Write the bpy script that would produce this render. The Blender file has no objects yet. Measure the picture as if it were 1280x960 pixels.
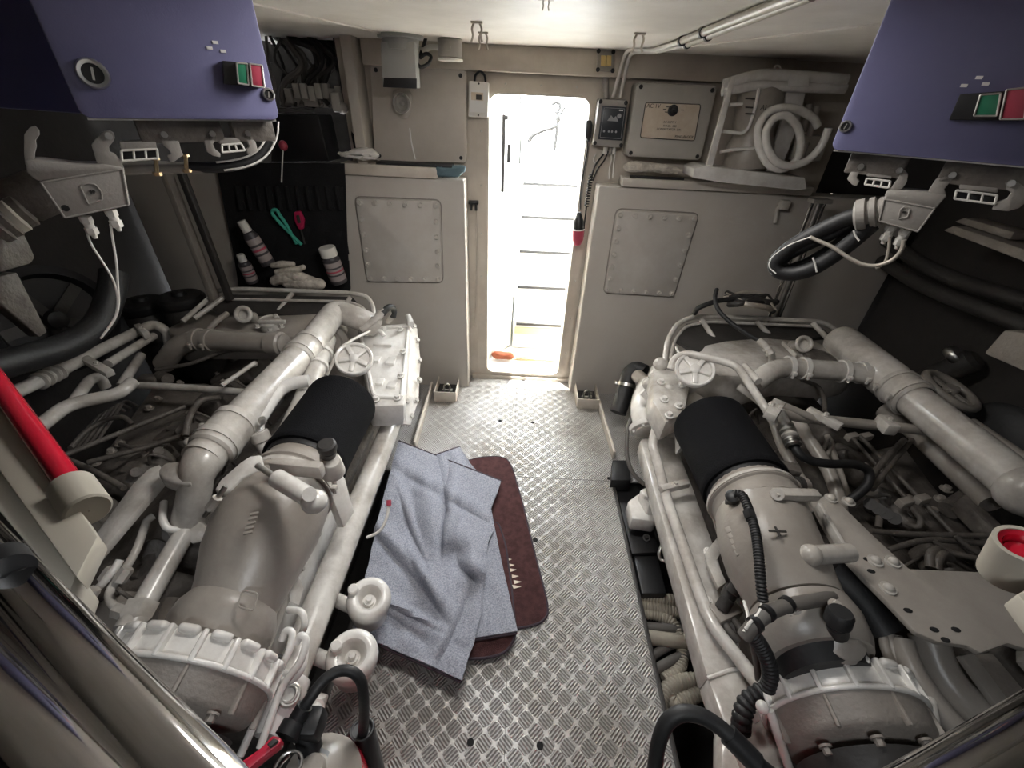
import bpy, bmesh, math, random
from mathutils import Vector, Matrix, Quaternion
random.seed(7)
C = bpy.context.scene.collection
PI = math.pi
def V(*a): return Vector(a[0]) if len(a) == 1 else Vector(a)
# ---------------------------------------------------------------- camera
FPX = 525.0; PITCH = math.radians(34); ROLL = math.radians(2.8); EYE = Vector((0, 0, 1.8))
FW = Vector((0, math.cos(PITCH), -math.sin(PITCH))); _r = Vector((1, 0, 0)); _u = _r.cross(FW)
RT = _r*math.cos(ROLL) + _u*math.sin(ROLL); UP = _u*math.cos(ROLL) - _r*math.sin(ROLL)
cam = bpy.data.objects.new('camera', bpy.data.cameras.new('camera')); C.objects.link(cam)
m = Matrix((RT, UP, -FW)).transposed().to_4x4(); m.translation = EYE
cam.matrix_world = m
cam.data.sensor_width = 36; cam.data.lens = FPX/1280*36; cam.data.clip_start = .02
bpy.context.scene.camera = cam
def ray(px, py): return FW*FPX + RT*(px-640) + UP*(480-py)
def Z(px, py, z): d = ray(px, py); return EYE + d*((z-EYE.z)/d.z)     # where the sight line meets a level
def Y(px, py, y): d = ray(px, py); return EYE + d*((y-EYE.y)/d.y)     # ... a cross plane
def X(px, py, x): d = ray(px, py); return EYE + d*((x-EYE.x)/d.x)     # ... a fore-and-aft plane
# ---------------------------------------------------------------- materials
M = {}
def mat(name, col, rough=.5, metal=0, var=0, vscale=6, vcol=None, bump=0, bscale=40, spec=.5, coat=0, emit=None):
    mt = bpy.data.materials.new(name); mt.use_nodes = True; nt = mt.node_tree; b = nt.nodes['Principled BSDF']
    b.inputs['Base Color'].default_value = (*col, 1); b.inputs['Roughness'].default_value = rough
    b.inputs['Metallic'].default_value = metal; b.inputs['Specular IOR Level'].default_value = spec
    b.inputs['Coat Weight'].default_value = coat
    if emit: b.inputs['Emission Color'].default_value = (*emit[:3], 1); b.inputs['Emission Strength'].default_value = emit[3]
    if var or bump:
        tc = nt.nodes.new('ShaderNodeTexCoord')
    if var:
        n = nt.nodes.new('ShaderNodeTexNoise'); n.inputs['Scale'].default_value = vscale; n.inputs['Detail'].default_value = 6; n.inputs['Roughness'].default_value = .65
        r = nt.nodes.new('ShaderNodeValToRGB'); r.color_ramp.elements[0].position = .38; r.color_ramp.elements[1].position = .62
        vc = vcol or tuple(c*.55 for c in col)
        r.color_ramp.elements[0].color = (*[a*(1-var)+b_*var for a, b_ in zip(col, vc)], 1); r.color_ramp.elements[1].color = (*col, 1)
        nt.links.new(tc.outputs['Object'], n.inputs['Vector']); nt.links.new(n.outputs['Fac'], r.inputs['Fac']); nt.links.new(r.outputs['Color'], b.inputs['Base Color'])
    if bump:
        n2 = nt.nodes.new('ShaderNodeTexNoise'); n2.inputs['Scale'].default_value = bscale; n2.inputs['Detail'].default_value = 4
        bp = nt.nodes.new('ShaderNodeBump'); bp.inputs['Strength'].default_value = bump; bp.inputs['Distance'].default_value = .01
        nt.links.new(tc.outputs['Object'], n2.inputs['Vector']); nt.links.new(n2.outputs['Fac'], bp.inputs['Height']); nt.links.new(bp.outputs['Normal'], b.inputs['Normal'])
    M[name] = mt; return mt
mat('paint', (.62, .595, .555), .27, coat=.25, var=.7, vscale=8, vcol=(.34, .305, .265), bump=.10, bscale=60)
mat('paint_white', (.80, .785, .75), .25, coat=.25, var=.5, vscale=9, vcol=(.5, .46, .42), bump=.12, bscale=55)
mat('paint_cast', (.30, .27, .24), .5, var=.6, vscale=6, vcol=(.19, .165, .145), bump=.25, bscale=90)
mat('paint_duct', (.36, .33, .295), .33, var=.6, vscale=4, vcol=(.25, .222, .195), bump=.08, bscale=80)
mat('paint_shaded_dirty', (.15, .133, .117), .5, var=.75, vscale=9, vcol=(.05, .043, .038), bump=.4, bscale=50)  # engine paint darkened for the shade on the far banks, grime mottled in
mat('wall_paint', (.56, .52, .465), .42, var=.5, vscale=3, vcol=(.42, .375, .33), bump=.05, bscale=120)
mat('wall_light', (.62, .565, .49), .5, var=.5, vscale=4, vcol=(.43, .37, .31), bump=.05, bscale=120)
mat('cab_paint', (.50, .47, .425), .40, var=.55, vscale=3.5, vcol=(.45, .41, .36), bump=.08, bscale=150)
mat('hatch_paint', (.54, .515, .475), .40, var=.5, vscale=7, vcol=(.46, .42, .37), bump=.06, bscale=150)
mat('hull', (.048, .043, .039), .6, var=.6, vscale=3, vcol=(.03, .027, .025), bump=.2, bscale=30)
mat('dark_gear', (.045, .041, .038), .55, var=.6, vscale=6, vcol=(.02, .019, .018), bump=.2, bscale=40)
mat('ceiling_paint', (.84, .80, .755), .55, var=.45, vscale=2.5, vcol=(.58, .54, .49), bump=.1, bscale=20)
mat('black_rubber', (.010, .010, .011), .55, var=.4, vscale=12, vcol=(.03, .03, .03), bump=.1, bscale=80)
mat('filter_black', (.005, .005, .006), .9, bump=.3, bscale=260, spec=.12)
mat('black_plastic', (.013, .013, .014), .45)
mat('black_cloth', (.014, .014, .015), .9, var=.5, vscale=10, vcol=(.012, .012, .013), bump=.3, bscale=160, spec=.2)
mat('dark_hole', (.008, .008, .008), .9)
mat('chrome', (.62, .61, .60), .09, metal=1)
mat('steel', (.55, .54, .52), .32, metal=1, bump=.05, bscale=60)
mat('zinc', (.62, .60, .56), .42, metal=.8, var=.4, vscale=20)
mat('brass', (.55, .42, .25), .4, metal=.8)
mat('blue_panel', (.150, .150, .270), .38, var=.25, vscale=30, vcol=(.125, .125, .25), bump=.04, bscale=300)
mat('blue_shaded', (.06, .062, .16), .5, bump=.04, bscale=300)  # cabinet blue with shade put into it for the housing sides
mat('grey_cast', (.32, .30, .275), .5, bump=.1, bscale=150)
mat('white_plastic', (.74, .72, .67), .45)
mat('wire_white', (.72, .70, .66), .45)
mat('green_lens', (.03, .22, .12), .35)
mat('red_lens', (.45, .06, .10), .35)
mat('red_gloss', (.55, .012, .035), .2, coat=.5)
mat('red_handle', (.42, .02, .045), .35)
mat('cream', (.47, .44, .375), .38, var=.4, vscale=6, vcol=(.40, .37, .31))
mat('grey_box', (.45, .43, .39), .5, var=.3, vscale=4)
mat('device_grey', (.36, .365, .35), .5)
mat('label_beige', (.66, .58, .47), .55, var=.6, vscale=12, vcol=(.55, .43, .32))
mat('ink', (.05, .045, .04), .6)
mat('label_dark', (.03, .035, .042), .35)
mat('label_grey', (.33, .34, .35), .5)
mat('white_paper', (.75, .74, .72), .6)
mat('rag_white', (.70, .67, .63), .9, bump=.3, bscale=40)
mat('glove', (.62, .57, .50), .9, var=.7, vscale=25, vcol=(.25, .22, .19), bump=.5, bscale=60)
mat('teal_cloth', (.10, .16, .19), .7, bump=.2, bscale=40)
mat('carpet_brown', (.105, .05, .05), .95, var=.7, vscale=30, vcol=(.055, .026, .026), bump=.8, bscale=420, spec=.1)
mat('carpet_edge', (.05, .035, .045), .9, bump=.4, bscale=300)
mat('hose_corr', (.42, .38, .31), .6, var=.5, vscale=10, vcol=(.25, .22, .18))
mat('hose_dark', (.12, .11, .10), .6)
mat('green_tool', (.05, .36, .27), .4)
mat('pink_tool', (.50, .02, .09), .4)
mat('can_dark', (.06, .055, .06), .35)
mat('can_label', (.36, .31, .30), .5)
mat('orange_cloth', (.22, .055, .02), .8, bump=.4, bscale=60)
mat('deck_white', (.72, .72, .69), .6)
mat('deck_cream', (.52, .43, .26), .6)
mat('deck_grey', (.022, .022, .022), .6)
mat('amber', (.70, .52, .20), .4)
mat('copper', (.46, .42, .36), .45, metal=.3)
# grey carpet: heathered fleece
def heather():
    mt = mat('carpet_grey', (.34, .355, .405), .95, bump=.6, bscale=500, spec=.1); nt = mt.node_tree; b = nt.nodes['Principled BSDF']
    tc = [n for n in nt.nodes if n.type == 'TEX_COORD'][0]
    n = nt.nodes.new('ShaderNodeTexNoise'); n.inputs['Scale'].default_value = 170; n.inputs['Detail'].default_value = 8; n.inputs['Roughness'].default_value = .8
    r = nt.nodes.new('ShaderNodeValToRGB'); r.color_ramp.elements[0].position = .36; r.color_ramp.elements[1].position = .64
    r.color_ramp.elements[0].color = (.16, .17, .205, 1); r.color_ramp.elements[1].color = (.52, .535, .60, 1)
    nt.links.new(tc.outputs['Object'], n.inputs['Vector']); nt.links.new(n.outputs['Fac'], r.inputs['Fac']); nt.links.new(r.outputs['Color'], b.inputs['Base Color'])
heather()
# five bar tread plate, with drilled holes
def tread(name, holes=()):
    mt = bpy.data.materials.new(name); mt.use_nodes = True; nt = mt.node_tree; N = nt.nodes.new; L = nt.links.new; b = nt.nodes['Principled BSDF']
    g = N('ShaderNodeNewGeometry')
    def math_(op, a, b_=None, c=None):
        n = N('ShaderNodeMath'); n.operation = op
        for i, v in enumerate((a, b_, c)):
            if v is None: continue
            if isinstance(v, (int, float)): n.inputs[i].default_value = v
            else: L(v, n.inputs[i])
        return n.outputs[0]
    mp = N('ShaderNodeMapping'); mp.vector_type = 'POINT'; L(g.outputs['Position'], mp.inputs['Vector'])
    mp.inputs['Rotation'].default_value = (0, 0, PI/4); s = 1/.050; mp.inputs['Scale'].default_value = (s, s, s)
    sx = N('ShaderNodeSeparateXYZ'); L(mp.outputs['Vector'], sx.inputs[0]); u, v = sx.outputs[0], sx.outputs[1]
    fu, fv = math_('FLOOR', u), math_('FLOOR', v)
    par = math_('FLOORED_MODULO', math_('ADD', fu, fv), 2)
    cu, cv = math_('FRACT', u), math_('FRACT', v)
    def cell(a, bb):   # five bars along a, stacked in bb, the outer ones shorter
        w = math_('SINE', math_('MULTIPLY_ADD', bb, 5*2*PI, -PI/2))
        edge = math_('ABSOLUTE', math_('MULTIPLY_ADD', bb, 2, -1)); lim = math_('SUBTRACT', .94, math_('MULTIPLY', math_('POWER', edge, 2), .30))
        ln = math_('SUBTRACT', lim, math_('ABSOLUTE', math_('MULTIPLY_ADD', a, 2, -1)))
        win = math_('MINIMUM', math_('MAXIMUM', math_('MULTIPLY', ln, 8), 0), 1); inb = math_('LESS_THAN', edge, .96)
        return math_('MULTIPLY', w, math_('MULTIPLY', win, inb))
    mixn = N('ShaderNodeMix'); L(par, mixn.inputs['Factor']); L(cell(cu, cv), mixn.inputs[2]); L(cell(cv, cu), mixn.inputs[3])
    hgt = mixn.outputs[0]
    bp = N('ShaderNodeBump'); bp.inputs['Strength'].default_value = .8; bp.inputs['Distance'].default_value = .003; L(hgt, bp.inputs['Height']); L(bp.outputs['Normal'], b.inputs['Normal'])
    nz = N('ShaderNodeTexNoise'); nz.inputs['Scale'].default_value = 3; nz.inputs['Detail'].default_value = 8; L(g.outputs['Position'], nz.inputs['Vector'])
    rp = N('ShaderNodeValToRGB'); rp.color_ramp.elements[0].position = .35; rp.color_ramp.elements[1].position = .6
    rp.color_ramp.elements[0].color = (.35, .33, .30, 1); rp.color_ramp.elements[1].color = (.50, .49, .475, 1); L(nz.outputs['Fac'], rp.inputs['Fac'])
    col = rp.outputs['Color']
    # bar shading put into the colour: lighter tops, darker valleys
    mx = N('ShaderNodeMix'); mx.data_type = 'RGBA'; mx.blend_type = 'MULTIPLY'; mx.inputs['Factor'].default_value = 1
    rp2 = N('ShaderNodeValToRGB'); rp2.color_ramp.elements[0].color = (.52, .51, .50, 1); rp2.color_ramp.elements[1].color = (1.22, 1.22, 1.22, 1); 
    L(math_('MULTIPLY_ADD', hgt, .5, .5), rp2.inputs['Fac'])
    e_ = rp2.color_ramp.elements.new(.5); e_.color = (.93, .93, .93, 1)
    L(col, mx.inputs[6]); L(rp2.outputs['Color'], mx.inputs[7]); col = mx.outputs[2]
    L(col, b.inputs['Base Color']); b.inputs['Metallic'].default_value = .35; b.inputs['Roughness'].default_value = .46
    M[name] = mt
tread('tread_plate')
# ---------------------------------------------------------------- mesh builder
def frame_of(d):
    d = V(d).normalized(); a = Vector((0, 0, 1)) if abs(d.z) < .9 else Vector((1, 0, 0))
    u = d.cross(a).normalized(); return d, u, d.cross(u).normalized()
def rounded(pts, cr, n=5, closed=False):
    P = [V(p) for p in pts]; out = []; k = len(P)
    for i, p in enumerate(P):
        if not closed and i in (0, k-1): out.append(p); continue
        a, b = P[i-1], P[(i+1) % k]; la, lb = (a-p).length, (b-p).length
        t = min(cr, la*.49, lb*.49)
        if t < 1e-5: out.append(p); continue
        s, e = p+(a-p)*(t/la), p+(b-p)*(t/lb)
        for j in range(n+1):
            q = j/n; out.append(s*(1-q)**2 + p*2*q*(1-q) + e*q*q)
    return out
class B:
    def __init__(s): s.bm = bmesh.new()
    def _faces(s, vs, fs):
        v = [s.bm.verts.new(p) for p in vs]
        for f in fs:
            try: s.bm.faces.new([v[i] for i in f])
            except ValueError: pass
        return v
    def box(s, c, d, R=None, bev=0, seg=2):
        c = V(c); t = bmesh.new(); bmesh.ops.create_cube(t, size=1)
        for v in t.verts: v.co = Vector((v.co.x*d[0], v.co.y*d[1], v.co.z*d[2]))
        if bev: bmesh.ops.bevel(t, geom=t.edges[:], offset=min(bev, min(d)*.45), segments=seg, affect='EDGES', profile=.5)
        for v in t.verts: v.co = (R @ v.co if R else v.co) + c
        return s._merge(t)
    def bar(s, a, b, w, h, up=(0, 0, 1), bev=0):     # rectangular bar from a to b
        a, b = V(a), V(b); d = (b-a); l = d.length; d = d/l; x = d.cross(V(up)).normalized(); z = x.cross(d)
        return s.box((a+b)/2, (w, l, h), Matrix((x, d, z)).transposed(), bev)
    def _merge(s, t):
        mp = {v: s.bm.verts.new(v.co) for v in t.verts}
        for f in t.faces:
            try: s.bm.faces.new([mp[v] for v in f.verts])
            except ValueError: pass
        t.free(); return s
    def rings(s, rs, cap=True, closed=False, cyc=True):
        vv = [[s.bm.verts.new(p) for p in r] for r in rs]; n = len(vv[0]); k = len(vv)
        for i in range(k if closed else k-1):
            a, b = vv[i], vv[(i+1) % k]
            for j in range(n if cyc else n-1):
                try: s.bm.faces.new((a[j], a[(j+1) % n], b[(j+1) % n], b[j]))
                except ValueError: pass
        if cap and not closed:
            for r in (vv[0][::-1], vv[-1]):
                try: s.bm.faces.new(r)
                except ValueError: pass
        return s
    def tube(s, pts, r, n=12, cr=.05, closed=False, seg=5, caps=True, flat=None):
        P = rounded(pts, cr, seg, closed) if cr and len(pts) > 2 else [V(p) for p in pts]
        Q = [P[0]]
        for p in P[1:]:
            if (p-Q[-1]).length > 1e-5: Q.append(p)
        P = Q; k = len(P); rs = []; nrm = None
        if closed and (P[0]-P[-1]).length < 1e-5: P = P[:-1]; k -= 1
        for i, p in enumerate(P):
            a = P[i-1] if (i or closed) else p; b = P[(i+1) % k] if (i < k-1 or closed) else p
            t = (b-a).normalized()
            if nrm is None: nrm = frame_of(t)[1]
            nrm = (nrm - t*nrm.dot(t)).normalized(); bi = t.cross(nrm)
            rr = r(i/(k-1)) if callable(r) else r
            rs.append([p + (nrm*math.cos(2*PI*j/n) + bi*math.sin(2*PI*j/n))*rr for j in range(n)])
        return s.rings(rs, caps, closed)
    def lathe(s, o, d, prof, n=32, cap=True):      # prof: (radius, distance along d)
        o = V(o); d, u, w = frame_of(d); rs = []
        for r, h in prof: rs.append([o + d*h + (u*math.cos(2*PI*j/n) + w*math.sin(2*PI*j/n))*max(r, 1e-4) for j in range(n)])
        return s.rings(rs, cap)
    def cyl(s, a, b, r, r1=None, n=20, bev=0):
        a, b = V(a), V(b); l = (b-a).length; r1 = r if r1 is None else r1
        if bev: return s.lathe(a, b-a, [(r-bev, 0), (r, bev), (r1, l-bev), (r1-bev, l)], n)
        return s.lathe(a, b-a, [(r, 0), (r1, l)], n)
    def ring(s, o, d, R, r, n=28, k=10):
        d, u, w = frame_of(d); o = V(o)
        return s.tube([o + (u*math.cos(2*PI*i/n) + w*math.sin(2*PI*i/n))*R for i in range(n)], r, k, 0, closed=True)
    def sph(s, c, r, sc=(1, 1, 1), n=16):
        t = bmesh.new(); bmesh.ops.create_uvsphere(t, u_segments=n, v_segments=max(6, n//2), radius=r)
        for v in t.verts: v.co = Vector((v.co.x*sc[0], v.co.y*sc[1], v.co.z*sc[2])) + V(c)
        return s._merge(t)
    def prism(s, pts, vec, bev=0):
        t = bmesh.new(); vec = V(vec); a = [t.verts.new(V(p)) for p in pts]; b = [t.verts.new(V(p)+vec) for p in pts]; n = len(pts)
        t.faces.new(a[::-1]); t.faces.new(b)
        for i in range(n): t.faces.new((a[i], a[(i+1) % n], b[(i+1) % n], b[i]))
        bmesh.ops.recalc_face_normals(t, faces=t.faces[:])
        if bev: bmesh.ops.bevel(t, geom=t.edges[:], offset=bev, segments=2, affect='EDGES', profile=.5)
        return s._merge(t)
    def hexa(s, p, d, r, h, n=6): return s.lathe(p, d, [(r, 0), (r, h*.8), (r*.85, h)], n)
    def sheet(s, grid, th):        # grid of points -> a sheet with thickness along its normals
        nr, nc = len(grid), len(grid[0])
        v = [[s.bm.verts.new(p) for p in r] for r in grid]
        f = [s.bm.faces.new((v[i][j], v[i][j+1], v[i+1][j+1], v[i+1][j])) for i in range(nr-1) for j in range(nc-1)]
        s.bm.normal_update(); bmesh.ops.solidify(s.bm, geom=f, thickness=th)
        return s
    def holed(s, outer, inner, vec):       # plate with one opening, extruded by vec
        t = bmesh.new(); vec = V(vec); E = []
        for loop in (outer, inner):
            vs = [t.verts.new(V(p)) for p in loop]
            E += [t.edges.new((vs[i], vs[(i+1) % len(vs)])) for i in range(len(vs))]
        bmesh.ops.triangle_fill(t, edges=E, use_beauty=True)
        g = bmesh.ops.extrude_face_region(t, geom=t.faces[:])
        bmesh.ops.translate(t, vec=vec, verts=[x for x in g['geom'] if isinstance(x, bmesh.types.BMVert)])
        bmesh.ops.recalc_face_normals(t, faces=t.faces[:]); return s._merge(t)
WL = {}
def finish(bm, name, angle=38):
    bmesh.ops.recalc_face_normals(bm, faces=bm.faces[:])
    me = bpy.data.meshes.new(name); lo = Vector([min(v.co[i] for v in bm.verts) for i in range(3)]); hi = Vector([max(v.co[i] for v in bm.verts) for i in range(3)])
    c = (lo+hi)/2
    for v in bm.verts: v.co -= c
    bm.to_mesh(me); bm.free(); me.shade_smooth(); me.set_sharp_from_angle(angle=math.radians(angle))
    return me, c
def obj(name, b, material, parent=None, label=None, angle=38):
    me, c = finish(b.bm, name, angle); o = bpy.data.objects.new(name, me); C.objects.link(o)
    me.materials.append(M[material])
    if parent: o.parent = parent; o.location = c - WL[parent.name]
    else: o.location = c
    WL[o.name] = c.copy()
    if label: o['label'] = label
    return o
def tag(o, label, cat, group=None):
    o['label'] = label; o['category'] = cat
    if group: o['group'] = group
    return o
def thing(name, loc, label, cat, group=None):
    o = bpy.data.objects.new(name, None); C.objects.link(o); o.location = V(loc); o.empty_display_size = .05
    WL[o.name] = V(loc); return tag(o, label, cat, group)
def struct(name, b, material, parent=None, angle=38):
    o = obj(name, b, material, parent, angle=angle)
    if not parent: o['kind'] = 'structure'
    return o
def copies(name, parent, material, proto, spots):
    """linked copies of one small mesh: proto(B) builds it at the origin along +Z; spots: (place, direction)"""
    first = None; out = []
    for p, d in spots:
        if first is None:
            b = B(); proto(b); me = bpy.data.meshes.new(name); bmesh.ops.recalc_face_normals(b.bm, faces=b.bm.faces[:]); b.bm.to_mesh(me); b.bm.free()
            me.shade_smooth(); me.set_sharp_from_angle(angle=math.radians(38)); me.materials.append(M[material]); first = bpy.data.objects.new(name, me); o = first
        else: o = first.copy()
        C.objects.link(o); o.rotation_mode = 'QUATERNION'; o.rotation_quaternion = Vector((0, 0, 1)).rotation_difference(V(d))
        if parent: o.parent = parent; o.location = V(p) - WL[parent.name]
        else: o.location = V(p)
        WL[o.name] = V(p); out.append(o)
    return out
def bolts(parent, spots, r=.008, h=.008, material='paint', name='bolt'):
    return copies(name, parent, material, lambda b: (b.cyl((0, 0, 0), (0, 0, h*.35), r*1.45, n=14), b.hexa((0, 0, h*.3), (0, 0, 1), r, h)), spots)
def text(name, s, size, origin, ex, ey, parent, material='ink', depth=.0008, align='LEFT'):
    cu = bpy.data.curves.new(name, 'FONT'); cu.body = s; cu.size = size; cu.extrude = depth/2; cu.align_x = align
    t = bpy.data.objects.new(name+'_tmp', cu); C.objects.link(t); dg = bpy.context.evaluated_depsgraph_get(); dg.update()
    me = bpy.data.meshes.new_from_object(t.evaluated_get(dg)); C.objects.unlink(t); bpy.data.objects.remove(t)
    ex, ey = V(ex).normalized(), V(ey).normalized(); ez = ex.cross(ey); R = Matrix((ex, ey, ez)).transposed(); o0 = V(origin)
    b = B(); vs = [b.bm.verts.new(R @ v.co + o0) for v in me.vertices]
    for p in me.polygons:
        try: b.bm.faces.new([vs[i] for i in p.vertices])
        except ValueError: pass
    return obj(name, b, material, parent)
def band(c, d, r, w, name, material, parent, screw=True, t=.006):     # hose clamp round a pipe
    d = V(d).normalized(); c = V(c); b = B()
    b.lathe(c-d*w/2, d, [(r, 0), (r+t, .0), (r+t, w), (r, w)], 24, cap=False)
    o = obj(name, b, material, parent)
    if screw:
        u = frame_of(d)[1]; s = B(); s.box(c+u*(r+t+.006), (.02, .02, .02), Matrix((d, u, d.cross(u))).transposed(), .004); s.hexa(c+u*(r+t+.006), d.cross(u), .007, .024)
        obj('clamp_screw', s, material, o)
    return o
def On(px, py, P0, n): d = ray(px, py); n = V(n); return EYE + d*((V(P0)-EYE).dot(n)/d.dot(n))
def trace(pxs, P0, n): return [On(a, b_, P0, n) for a, b_ in pxs]
def rrect(x0, x1, z0, z1, r, y, n=6):
    out = []
    for cx, cz, a0 in ((x1-r, z1-r, 0), (x0+r, z1-r, 90), (x0+r, z0+r, 180), (x1-r, z0+r, 270)):
        for i in range(n+1): a = math.radians(a0+90*i/n); out.append(Vector((cx+r*math.cos(a), y, cz+r*math.sin(a))))
    return out
WY = 2.76; CY = 2.60; CEIL = 2.03
# ---------------------------------------------------------------- the room
b = B(); b.prism([(-1.02, 1.72, 0), (-.60, 1.72, 0), (-.60, -.7, 0), (.60, -.7, 0), (.60, 1.72, 0), (1.06, 1.72, 0), (1.06, WY, 0), (-1.02, WY, 0)], (0, 0, -.012))
floor = struct('floor', b, 'tread_plate')
b = B()
for x, y in ((-.069, 2.216), (.153, 2.216), (-.081, .496), (.154, .496), (.153, 1.297), (.592, 1.735), (-.08, 1.3), (.83, 1.95)): b.cyl((x, y, -.001), (x, y, .0012), .012, n=16)
holes = obj('screw_hole', b, 'dark_hole', floor); holes['kind'] = 'stuff'
b = B(); b.box((.036, 2.2, .0003), (.0014, 1.05, .0006)); b.box((.035, .5, .0003), (.0014, 2.4, .0006)); b.box((0, 1.715, .0003), (1.2, .002, .0006)); obj('plate_joint', b, 'ink', floor)
b = B(); b.box((0, .9, -.55), (5, 4.2, .04)); struct('floor_bilge', b, 'dark_gear')
# edging of the plate over the bilge
for sx in (-1, 1):
    b = B(); b.box((sx*.609, .51, -.03), (.018, 2.40, .062), bev=.003); struct('trim_1' if sx < 0 else 'trim_2', b, 'dark_gear')
# low kerbs beside the aisle
for i, (xa, xb) in enumerate(((-.59, -.575), (.622, .643))):
    b = B(); b.bar((xa, 2.56, .03), (xb, 1.90, .03), .016, .06, bev=.004); struct('trim_%d' % (3+i), b, 'wall_light')
# aft bulkhead with the doorway
out = [(-1.0, WY, -.5), (1.75, WY, -.5), (1.75, WY, CEIL+.02), (-1.0, WY, CEIL+.02)]
DX0, DX1, DZ0, DZ1 = -.212, .362, .045, 1.84
b = B(); b.holed(out, rrect(DX0, DX1, DZ0, DZ1, .06, WY), (0, .05, 0)); struct('wall_back', b, 'wall_light')
# door coaming: a raised rim round the opening
b = B(); b.holed(rrect(DX0-.055, DX1+.055, DZ0-.045, DZ1+.06, .10, WY-.012), rrect(DX0-.001, DX1+.001, DZ0-.001, DZ1+.001, .06, WY-.012), (0, .0125, 0))
fr = struct('door_1', b, 'wall_light')
b = B(); b.holed(rrect(DX0-.002, DX1+.002, DZ0-.002, DZ1+.002, .062, WY-.022), rrect(DX0+.014, DX1-.014, DZ0+.014, DZ1-.014, .05, WY-.022), (0, .13, 0)); struct('rim', b, 'wall_light', fr)
spots = [((x, WY-.012, z), (0, -1, 0)) for x in (DX0-.03, DX1+.03) for z in [.25+.28*k for k in range(6)]] + [((DX0+.1+.19*k, WY-.012, DZ1+.032), (0, -1, 0)) for k in range(3)]
copies('screw', fr, 'zinc', lambda b: b.sph((0, 0, 0), .006, (1, 1, .5), 10), spots)
# inner sill plate under the door and box beam under the deck head
b = B(); b.box((.07, WY-.015, .002), (.76, .03, .05), bev=.004); struct('trim_5', b, 'wall_light')
b = B(); b.box((.25, WY-.03, 1.975), (2.2, .075, .11), bev=.006); struct('trim_6', b, 'wall_light')
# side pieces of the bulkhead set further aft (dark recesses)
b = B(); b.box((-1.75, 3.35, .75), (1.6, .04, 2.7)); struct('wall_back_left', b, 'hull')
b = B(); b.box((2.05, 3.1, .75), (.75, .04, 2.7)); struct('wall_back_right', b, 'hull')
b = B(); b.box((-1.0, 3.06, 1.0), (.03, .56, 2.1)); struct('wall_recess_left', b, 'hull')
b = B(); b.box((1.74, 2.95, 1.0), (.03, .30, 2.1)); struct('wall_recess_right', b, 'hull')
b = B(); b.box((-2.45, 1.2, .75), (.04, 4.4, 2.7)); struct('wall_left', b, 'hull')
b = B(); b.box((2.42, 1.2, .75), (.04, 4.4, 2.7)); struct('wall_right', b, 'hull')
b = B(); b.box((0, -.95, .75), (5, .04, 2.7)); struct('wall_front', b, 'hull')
# deck head with the hatch opening above the camera
b = B(); b.holed([(-2.5, -1, CEIL), (2.5, -1, CEIL), (2.5, 3.4, CEIL), (1.76, 3.4, CEIL), (1.76, 2.81, CEIL), (-1.02, 2.81, CEIL), (-1.02, 3.4, CEIL), (-2.5, 3.4, CEIL)], [(-.20, -.75, CEIL), (.20, -.75, CEIL), (.20, -.40, CEIL), (-.20, -.40, CEIL)], (0, 0, .04)); ceil = struct('ceiling', b, 'ceiling_paint')
b = B(); b.bar((-.60, 2.62, CEIL-.002), (-1.05, 1.5, CEIL-.002), .03, .006); struct('seam_strip', b, 'ceiling_paint', ceil)
b = B(); b.bar((.62, 2.62, CEIL-.002), (1.10, 1.45, CEIL-.002), .022, .006); struct('seam_strip', b, 'ceiling_paint', ceil)
b = B(); b.box((1.95, 1.6, CEIL-.05), (.10, 3.2, .1)); struct('trim_7', b, 'hull')
b = B(); b.box((-1.6, 1.6, CEIL-.05), (.10, 3.2, .1)); struct('trim_8', b, 'hull')
# ---------------------------------------------------------------- steel lockers either side of the door
def locker(name, x0, x1, ztop, label, hatch, nb):
    t = thing(name, ((x0+x1)/2, (CY+WY)/2, 0), label, 'locker', 'steel lockers flanking the doorway')
    b = B(); b.box(((x0+x1)/2, (CY+WY)/2-.001, ztop/2-.2), (x1-x0, WY-CY-.004, ztop+.4), bev=.012, seg=3); obj('body', b, 'cab_paint', t)
    P = [Y(px, py, CY-.012) for px, py in hatch]; ctr = sum(P, Vector())/4
    pl = [Vector((p.x, CY-.012, p.z)) for p in P]
    b = B(); b.prism(rounded(pl, .03, 4, True), (0, .012, 0), .002); h = obj('inspection_hatch', b, 'hatch_paint', t)
    b = B(); b.tube([p + (p-ctr).normalized()*.012 + Vector((0, .012, 0)) for p in pl], .003, 8, .04, closed=True); obj('gasket', b, 'paint_cast', h)
    spots = []
    for i in range(4):
        a, c = pl[i], pl[(i+1) % 4]; n = nb[i]
        for k in range(n):
            q = a.lerp(c, k/n); q = q.lerp(ctr, .085); spots.append((q, (0, -1, 0)))
    copies('bolt', h, 'hatch_paint', lambda b: (b.cyl((0, 0, 0), (0, 0, .004), .017, n=14), b.hexa((0, 0, .003), (0, 0, 1), .013, .014)), spots)
    return t
L1 = locker('steel_locker', -2.3, -.325, 1.418, 'grey painted steel locker left of the doorway with a square bolted hatch', [(444, 248), (549, 252), (552, 353), (459, 352)], (5, 5, 5, 5))
L2 = locker('steel_locker', .435, 2.3, 1.42, 'grey painted steel locker right of the doorway with a round-cornered bolted hatch', [(772, 263), (873, 269), (842, 371), (756, 366)], (5, 5, 5, 6))
b = B(); b.box((-.74, CY+.04, 1.447), (.54, .12, .058), bev=.006); tag(obj('shelf_board', b, 'wall_light'), 'pale ledge board on top of the locker left of the doorway', 'ledge')
b = B(); b.box((1.09, CY+.04, 1.447), (1.06, .12, .044), bev=.006); tag(obj('shelf_board', b, 'wall_paint'), 'pale ledge board on the right locker carrying the white pump unit', 'ledge')
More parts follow.
